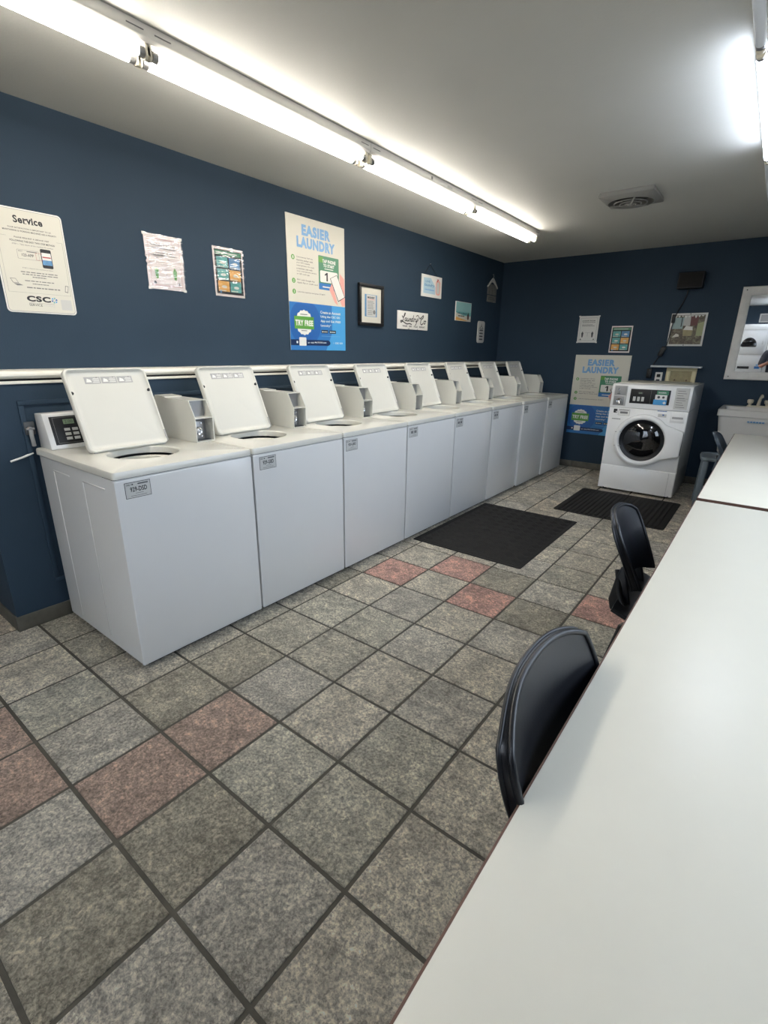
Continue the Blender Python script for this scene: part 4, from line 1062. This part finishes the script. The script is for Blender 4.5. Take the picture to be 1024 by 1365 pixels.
chair((2.915, 4.93, 0), 0.0, 'dark grey plastic chair pushed in at the far table, beside the grey stool', CHAIRGR, .745, .17)
STOOLM = mat('light_slate_plastic', (104, 116, 124), .35)
# stool at the far end
e = empty('plastic_stool', (2.735, 5.44, 0), (0, 0, .12), 'low slate grey plastic stool between the far table and the front-load washer', 'stool')
m = MB(); m.prism(rrect(-.20, .20, -.17, .17, .07), .445, .472, STOOLM, bev=.008, seg=3); m.build('seat', e)
m = MB(); pts = [(x, y, .472) for x, y in rrect(-.188, .188, -.158, .158, .06)]; m.tube(pts+[pts[0]], .008, STOOLM, 8, False); m.build('rim', e)
for sx in (-1, 1):
    for sy in (-1, 1):
        m = MB(); m.prism(rrect(-.025, .025, -.018, .018, .008), 0, .45, STOOLM, bev=.003, M=Matrix.Translation((sx*.155, sy*.125, 0)) @ Matrix(((1, 0, -sx*.03, sx*.012), (0, 1, -sy*.03, sy*.012), (0, 0, 1, 0), (0, 0, 0, 1)))); m.build('leg', e)

# ------------------------------------------------------------------ laundry sink
e = empty('laundry_sink', (2.575, 5.70, 0), label='cream utility laundry sink against the back wall behind the far table', cat='sink')
W, D, Z = .60, .56, .872
m = MB(); t = bmesh.new()
def rr(x0, x1, y0, y1, r, z): return [t.verts.new((x, y, z)) for x, y in rrect(x0, x1, y0, y1, r, 5)]
rows = [rr(.06, W-.06, .06, D-.08, .05, .46), rr(.012, W-.012, .014, D-.014, .04, .80), rr(.012, W-.012, .014, D-.014, .04, .808), rr(0, W, 0, D, .03, .812), rr(0, W, 0, D, .03, Z-.006), rr(.004, W-.004, .004, D-.004, .03, Z),
        rr(.03, W-.03, .03, D-.12, .04, Z), rr(.035, W-.035, .035, D-.125, .04, Z-.01), rr(.075, W-.075, .08, D-.15, .05, .50)]
N = len(rows[0])
for i in range(len(rows)-1):
    for k in range(N): t.faces.new((rows[i][k], rows[i][(k+1) % N], rows[i+1][(k+1) % N], rows[i+1][k]))
t.faces.new(rows[0]); t.faces.new(rows[-1]); bmesh.ops.recalc_face_normals(t, faces=t.faces); m.merge(t, SINKM, smooth=True); m.build('basin', e, 0.5)
m = MB()
for k in range(6): m.box(.245+.022*k, .263+.022*k, .004, .0135, .766, .779, SEAP)
m.build('maker_label', e)
for x in (.08, W-.08):
    for y in (.09, D-.09):
        m = MB(); m.tube([(x, y, 0), (x+(.03 if x < .3 else -.03)*.4, y, .52)], .018, SINKM, 12); m.build('leg', e)
FA = mat('faucet_cream', (206, 198, 178), .35)
m = MB(); m.box(.20, .38, D-.095, D-.035, Z-.002, Z+.014, FA, .004); m.build('faucet_base', e)
m = MB(); m.tube([(.29, D-.06, Z+.01), (.292, D-.065, Z+.05), (.298, D-.08, Z+.09), (.305, D-.12, Z+.115), (.31, D-.17, Z+.105)], [.016, .014, .013, .012, .012], FA, 12); m.build('spout', e)
for x in (.222, .358):
    m = MB(); m.lathe([(.012, 0), (.014, .02), (.024, .028), (.027, .05), (.022, .06), (0, .062)], FA, 16, Matrix.Translation((x, D-.065, Z+.01))); m.build('tap_handle', e)

# ------------------------------------------------------------------ stacked dryers against the front wall (seen in the mirror)
def dryer(x0, label):
    W, D, H = .682, .74, 1.99
    yf = -1.0
    e = empty('stacked_dryer', (x0, yf, 0), label=label, cat='dryer', group='stacked dryers on the front wall')
    m = MB(); m.box(.002, W-.002, -D, 0, .02, H, ENAMEL, .008); m.build('cabinet', e)
    for z0, kind in ((1.385, 'top'), (.42, 'low')):
        m = MB(); m.box(.035, W-.045, -.004, .012, z0, z0+.455, ENAMEL, .006); d = m.build('door', e)
        m = MB(); cz = z0+.150; pts = [(.30+.13*math.cos(k*PI/20), cz+.19*math.sin(k*PI/20)) for k in range(21)]
        pts = [(.17, cz+.01)]+[(.30+.14*math.cos(PI-k*PI/20), cz+.02+.17*math.sin(k*PI/20)) for k in range(21)]+[(.44, cz+.01), (.42, cz), (.19, cz)]
        m.prism([(x+.06, z) for x, z in pts][::-1], .010, .016, DRYERGL, axis='y', bev=.003); m.build('door_window', d)
        m = MB(); m.box(W-.10, W-.08, .012, .03, z0+.20, z0+.27, LGREY, .004); m.build('door_handle', d)
    m = MB(); m.box(.01, W-.01, -.002, .008, 1.875, 1.975, ENAMEL, .004); m.build('header_panel', e)
    m = MB(); m.box(.01, W-.01, -.002, .010, .94, 1.35, ENAMEL, .004); cpn = m.build('control_fascia', e)
    m = MB(); m.box(.245, .455, .009, .013, 1.09, 1.14, BLACKPL, .001); m.build('control_panel', cpn)
    m = MB(); m.box(.545, .64, .009, .0115, 1.095, 1.145, BLUEP); m.box(.565, .65, .009, .0115, 1.155, 1.185, TITLEP); m.build('pay_sticker', cpn)
    for x in (.06, W-.06):
        for y in (-.06, -D+.06): MB().tube([(x, y, 0), (x, y, .022)], .02, BLACKPL, 12).build('foot', e)
dryer(2.005, 'white stacked dryer reflected in the mirror, with black control strip')
dryer(2.690, 'white stacked dryer beside the other one, at the edge of the mirror reflection')
e = empty('wall_grille', (2.42, YF, 2.06), (PI/2, 0, PI), 'grey framed wall panel above the dryers, reflected in the mirror', 'wall panel')
m = MB(); m.box(-.5, 0, 0, .18, .001, .014, WHITE, .003); m.box(-.48, -.02, .02, .16, .013, .016, GREYPL); m.build('panel', e)

# ------------------------------------------------------------------ photographer reflected in the mirror
def skin_mesh(name, joints, bones, m, parent, sub=2):
    names = list(joints); me = bpy.data.meshes.new(name)
    me.from_pydata([joints[n][0] for n in names], [(names.index(a), names.index(b)) for a, b in bones], [])
    o = bpy.data.objects.new(name, me); C.objects.link(o)
    if parent: o.parent = parent
    md = o.modifiers.new('skin', 'SKIN'); md.use_smooth_shade = True
    for i, n in enumerate(names):
        r = joints[n][1]; sv = me.skin_vertices[0].data[i]; sv.radius = r if isinstance(r, tuple) else (r, r); sv.use_root = (i == 0)
    o.modifiers.new('sub', 'SUBSURF').levels = sub; o.modifiers['sub'].render_levels = sub
    me.materials.append(m); return o
px, py = 2.90, -.42
e = empty('person', (0, 0, 0), label='person in dark clothes holding up a phone, a bit of arm reflected in the mirror', cat='person')
J = {'pelvis': ((px, py, .95), (.14, .10)), 'waist': ((px, py, 1.10), (.125, .09)), 'chest': ((px, py, 1.30), (.15, .105)), 'collar': ((px, py-.01, 1.44), (.09, .07)), 'neck': ((px, py, 1.51), .052),
     'jaw': ((px, py+.03, 1.575), (.06, .068)), 'head': ((px, py+.015, 1.65), (.076, .092)), 'crown': ((px, py+.005, 1.72), (.06, .07))}
Bn = [('pelvis', 'waist'), ('waist', 'chest'), ('chest', 'collar'), ('collar', 'neck'), ('neck', 'jaw'), ('jaw', 'head'), ('head', 'crown')]
for s, n in ((-1, 'l'), (1, 'r')):
    J['sh'+n] = ((px+s*.18, py, 1.415), .055); J['el'+n] = ((px+s*.235, py+.10, 1.15), .042); J['wr'+n] = ((px+s*.115, py+.36, 1.235), .028); J['pa'+n] = ((px+s*.075, py+.415, 1.262), (.036, .018))
    Bn += [('collar', 'sh'+n), ('sh'+n, 'el'+n), ('el'+n, 'wr'+n), ('wr'+n, 'pa'+n)]
    for k in range(4):
        J['f%s%d' % (n, k)] = ((px+s*.062, py+.435, 1.248+.019*k), .0095); J['g%s%d' % (n, k)] = ((px+s*(.040-.003*(k % 2)), py+.452, 1.250+.021*k), .0085); J['h%s%d' % (n, k)] = ((px+s*.020, py+.449, 1.251+.022*k), .0075)
        Bn += [('pa'+n, 'f%s%d' % (n, k)), ('f%s%d' % (n, k), 'g%s%d' % (n, k)), ('g%s%d' % (n, k), 'h%s%d' % (n, k))]
    J['t1'+n] = ((px+s*.085, py+.405, 1.298), .011); J['t2'+n] = ((px+s*.055, py+.415, 1.318), .0095); Bn += [('pa'+n, 't1'+n), ('t1'+n, 't2'+n)]
    J['hip'+n] = ((px+s*.09, py, .90), .088); J['kn'+n] = ((px+s*.10, py+.02, .50), .058); J['an'+n] = ((px+s*.105, py-.01, .09), .038); J['to'+n] = ((px+s*.11, py+.14, .035), (.042, .028))
    Bn += [('pelvis', 'hip'+n), ('hip'+n, 'kn'+n), ('kn'+n, 'an'+n), ('an'+n, 'to'+n)]
skin_mesh('body', J, Bn, SKIN, e)
def sub_skin(name, keys, grow, m):
    jj = {k: (J[k][0], tuple(v+grow for v in J[k][1]) if isinstance(J[k][1], tuple) else J[k][1]+grow) for k in keys}
    skin_mesh(name, jj, [b for b in Bn if b[0] in keys and b[1] in keys], m, e)
sub_skin('shirt', ['pelvis', 'waist', 'chest', 'collar', 'shl', 'shr', 'ell', 'elr'], .020, CLOTH)
sub_skin('trousers', ['pelvis', 'waist', 'hipl', 'hipr', 'knl', 'knr', 'anl', 'anr'], .012, DENIM)
for s in (-1, 1):
    m = MB(); m.box(px+s*.108-.048, px+s*.108+.048, py-.07, py+.20, 0, .075, BLACKPL, .03, 4); m.build('shoe', e)
m = MB(); m.lathe([(.02, .115), (.07, .09), (.092, .045), (.098, 0), (.094, -.04), (.08, -.065)], HAIR, 24, Matrix.Translation((px, py-.03, 1.675)) @ Matrix.Diagonal((.92, 1.0, 1, 1)) @ Matrix.Rotation(.35, 4, 'X')); m.build('hair', e)
m = MB(); m.prism([(-.011, 0), (.011, 0), (.004, .045), (-.004, .045)], 0, .018, SKIN, bev=.004, M=Matrix.Translation((px, py+.09, 1.605)) @ Matrix.Rotation(PI/2, 4, 'X') @ Matrix.Rotation(PI, 4, 'Y')); m.build('nose', e)
for s in (-1, 1):
    m = MB(); m.lathe([(.0, .003), (.0045, .002), (.006, 0)], BLACKPL, 12, Matrix.Translation((px+s*.03, py+.098, 1.648)) @ Matrix.Rotation(-PI/2, 4, 'X')); m.build('eye', e)
    m = MB(); m.lathe([(.0, .012), (.016, .01), (.018, 0)], SKIN, 12, Matrix.Translation((px+s*.078, py+.005, 1.63)) @ Matrix.Rotation(s*PI/2, 4, 'Y') @ Matrix.Diagonal((1.6, .8, 1, 1))); m.build('ear', e)
m = MB(); m.box(px-.022, px+.022, py+.088, py+.098, 1.578, 1.586, REDP, .003); m.build('mouth', e)

# ------------------------------------------------------------------ camera
yaw, pitch, roll, fpx = 0.6530818, -0.3178316, 0.0133093, 650.985
cp_, sp_ = math.cos(pitch), math.sin(pitch)
fwd = Vector((-math.sin(yaw)*cp_, math.cos(yaw)*cp_, sp_)); right = Vector((math.cos(yaw), math.sin(yaw), 0)); up = right.cross(fwd)
r2 = right*math.cos(roll)+up*math.sin(roll); u2 = up*math.cos(roll)-right*math.sin(roll)
cam = bpy.data.cameras.new('camera'); co = bpy.data.objects.new('camera', cam); C.objects.link(co)
cam.sensor_fit = 'HORIZONTAL'; cam.sensor_width = 36.0; cam.lens = fpx/1024*36.0; cam.clip_start = 0.01
CP = Vector((2.9343, 0.0613, 1.3487))
co.matrix_world = Matrix(((r2.x, u2.x, -fwd.x, CP.x), (r2.y, u2.y, -fwd.y, CP.y), (r2.z, u2.z, -fwd.z, CP.z), (0, 0, 0, 1)))
SC.camera = co
# phone held just behind the lens point
Mp = Matrix(((r2.x, u2.x, -fwd.x, 0), (r2.y, u2.y, -fwd.y, 0), (r2.z, u2.z, -fwd.z, 0), (0, 0, 0, 1)))
pc = CP - fwd*.02 - u2*.058 - r2*.018
e = empty('phone', tuple(pc), label='dark phone held up by the person in front of the dryers', cat='phone'); e.matrix_world = Matrix.Translation(pc) @ Mp
MB().box(-.036, .036, -.074, .074, -.004, .004, BLACKPL, .003).build('phone_body', e)
MB().box(-.033, .033, -.070, .070, .0038, .0044, DRYERGL).build('screen', e)

# ------------------------------------------------------------------ daylight
wd = bpy.data.worlds.new('daylight'); SC.world = wd; wd.use_nodes = True
bg = wd.node_tree.nodes['Background']; bg.inputs['Strength'].default_value = 5.6
wg = NT(wd); wtc = wg.n('ShaderNodeTexCoord'); wsep = wg.n('ShaderNodeSeparateXYZ'); wg.l(wtc.outputs['Generated'], wsep.inputs[0])
wr = wg.n('ShaderNodeValToRGB'); we = wr.color_ramp.elements
we[0].position = 0.47; we[0].color = (.16, .155, .145, 1); we[1].position = 0.52; we[1].color = (.72, .84, 1.0, 1)
wmr = wg.n('ShaderNodeMapRange'); wmr.inputs['From Min'].default_value = -1.0; wmr.inputs['From Max'].default_value = 1.0
wg.l(wsep.outputs['Z'], wmr.inputs['Value']); wg.l(wmr.outputs['Result'], wr.inputs['Fac']); wg.l(wr.outputs['Color'], bg.inputs['Color'])
for a, b in WIN:
    l = bpy.data.lights.new('window_portal', 'AREA'); l.shape = 'RECTANGLE'; l.size = b-a; l.size_y = WZ[1]-WZ[0]; l.cycles.is_portal = True
    o = bpy.data.objects.new('window_portal', l); C.objects.link(o); o.location = (XR+WT+.01, (a+b)/2, sum(WZ)/2)
    o.rotation_euler = (PI/2, 0, PI/2)   # shines toward -X
l = bpy.data.lights.new('window_portal', 'AREA'); l.shape = 'RECTANGLE'; l.size = FWX[1]-FWX[0]; l.size_y = FWZ[1]-FWZ[0]; l.cycles.is_portal = True
o = bpy.data.objects.new('window_portal', l); C.objects.link(o); o.location = (sum(FWX)/2, YF-WT-.01, sum(FWZ)/2); o.rotation_euler = (PI/2, 0, PI)
# ------------------------------------------------------------------ view
vs = SC.view_settings; vs.view_transform = 'Standard'; vs.look = 'None'; vs.gamma = 1.0; vs.use_curve_mapping = False; vs.exposure = 0.32
SC.cycles.use_denoising = True
SC.cycles.max_bounces = 8; SC.cycles.diffuse_bounces = 5; SC.cycles.glossy_bounces = 4
SC.cycles.sample_clamp_indirect = 8.0
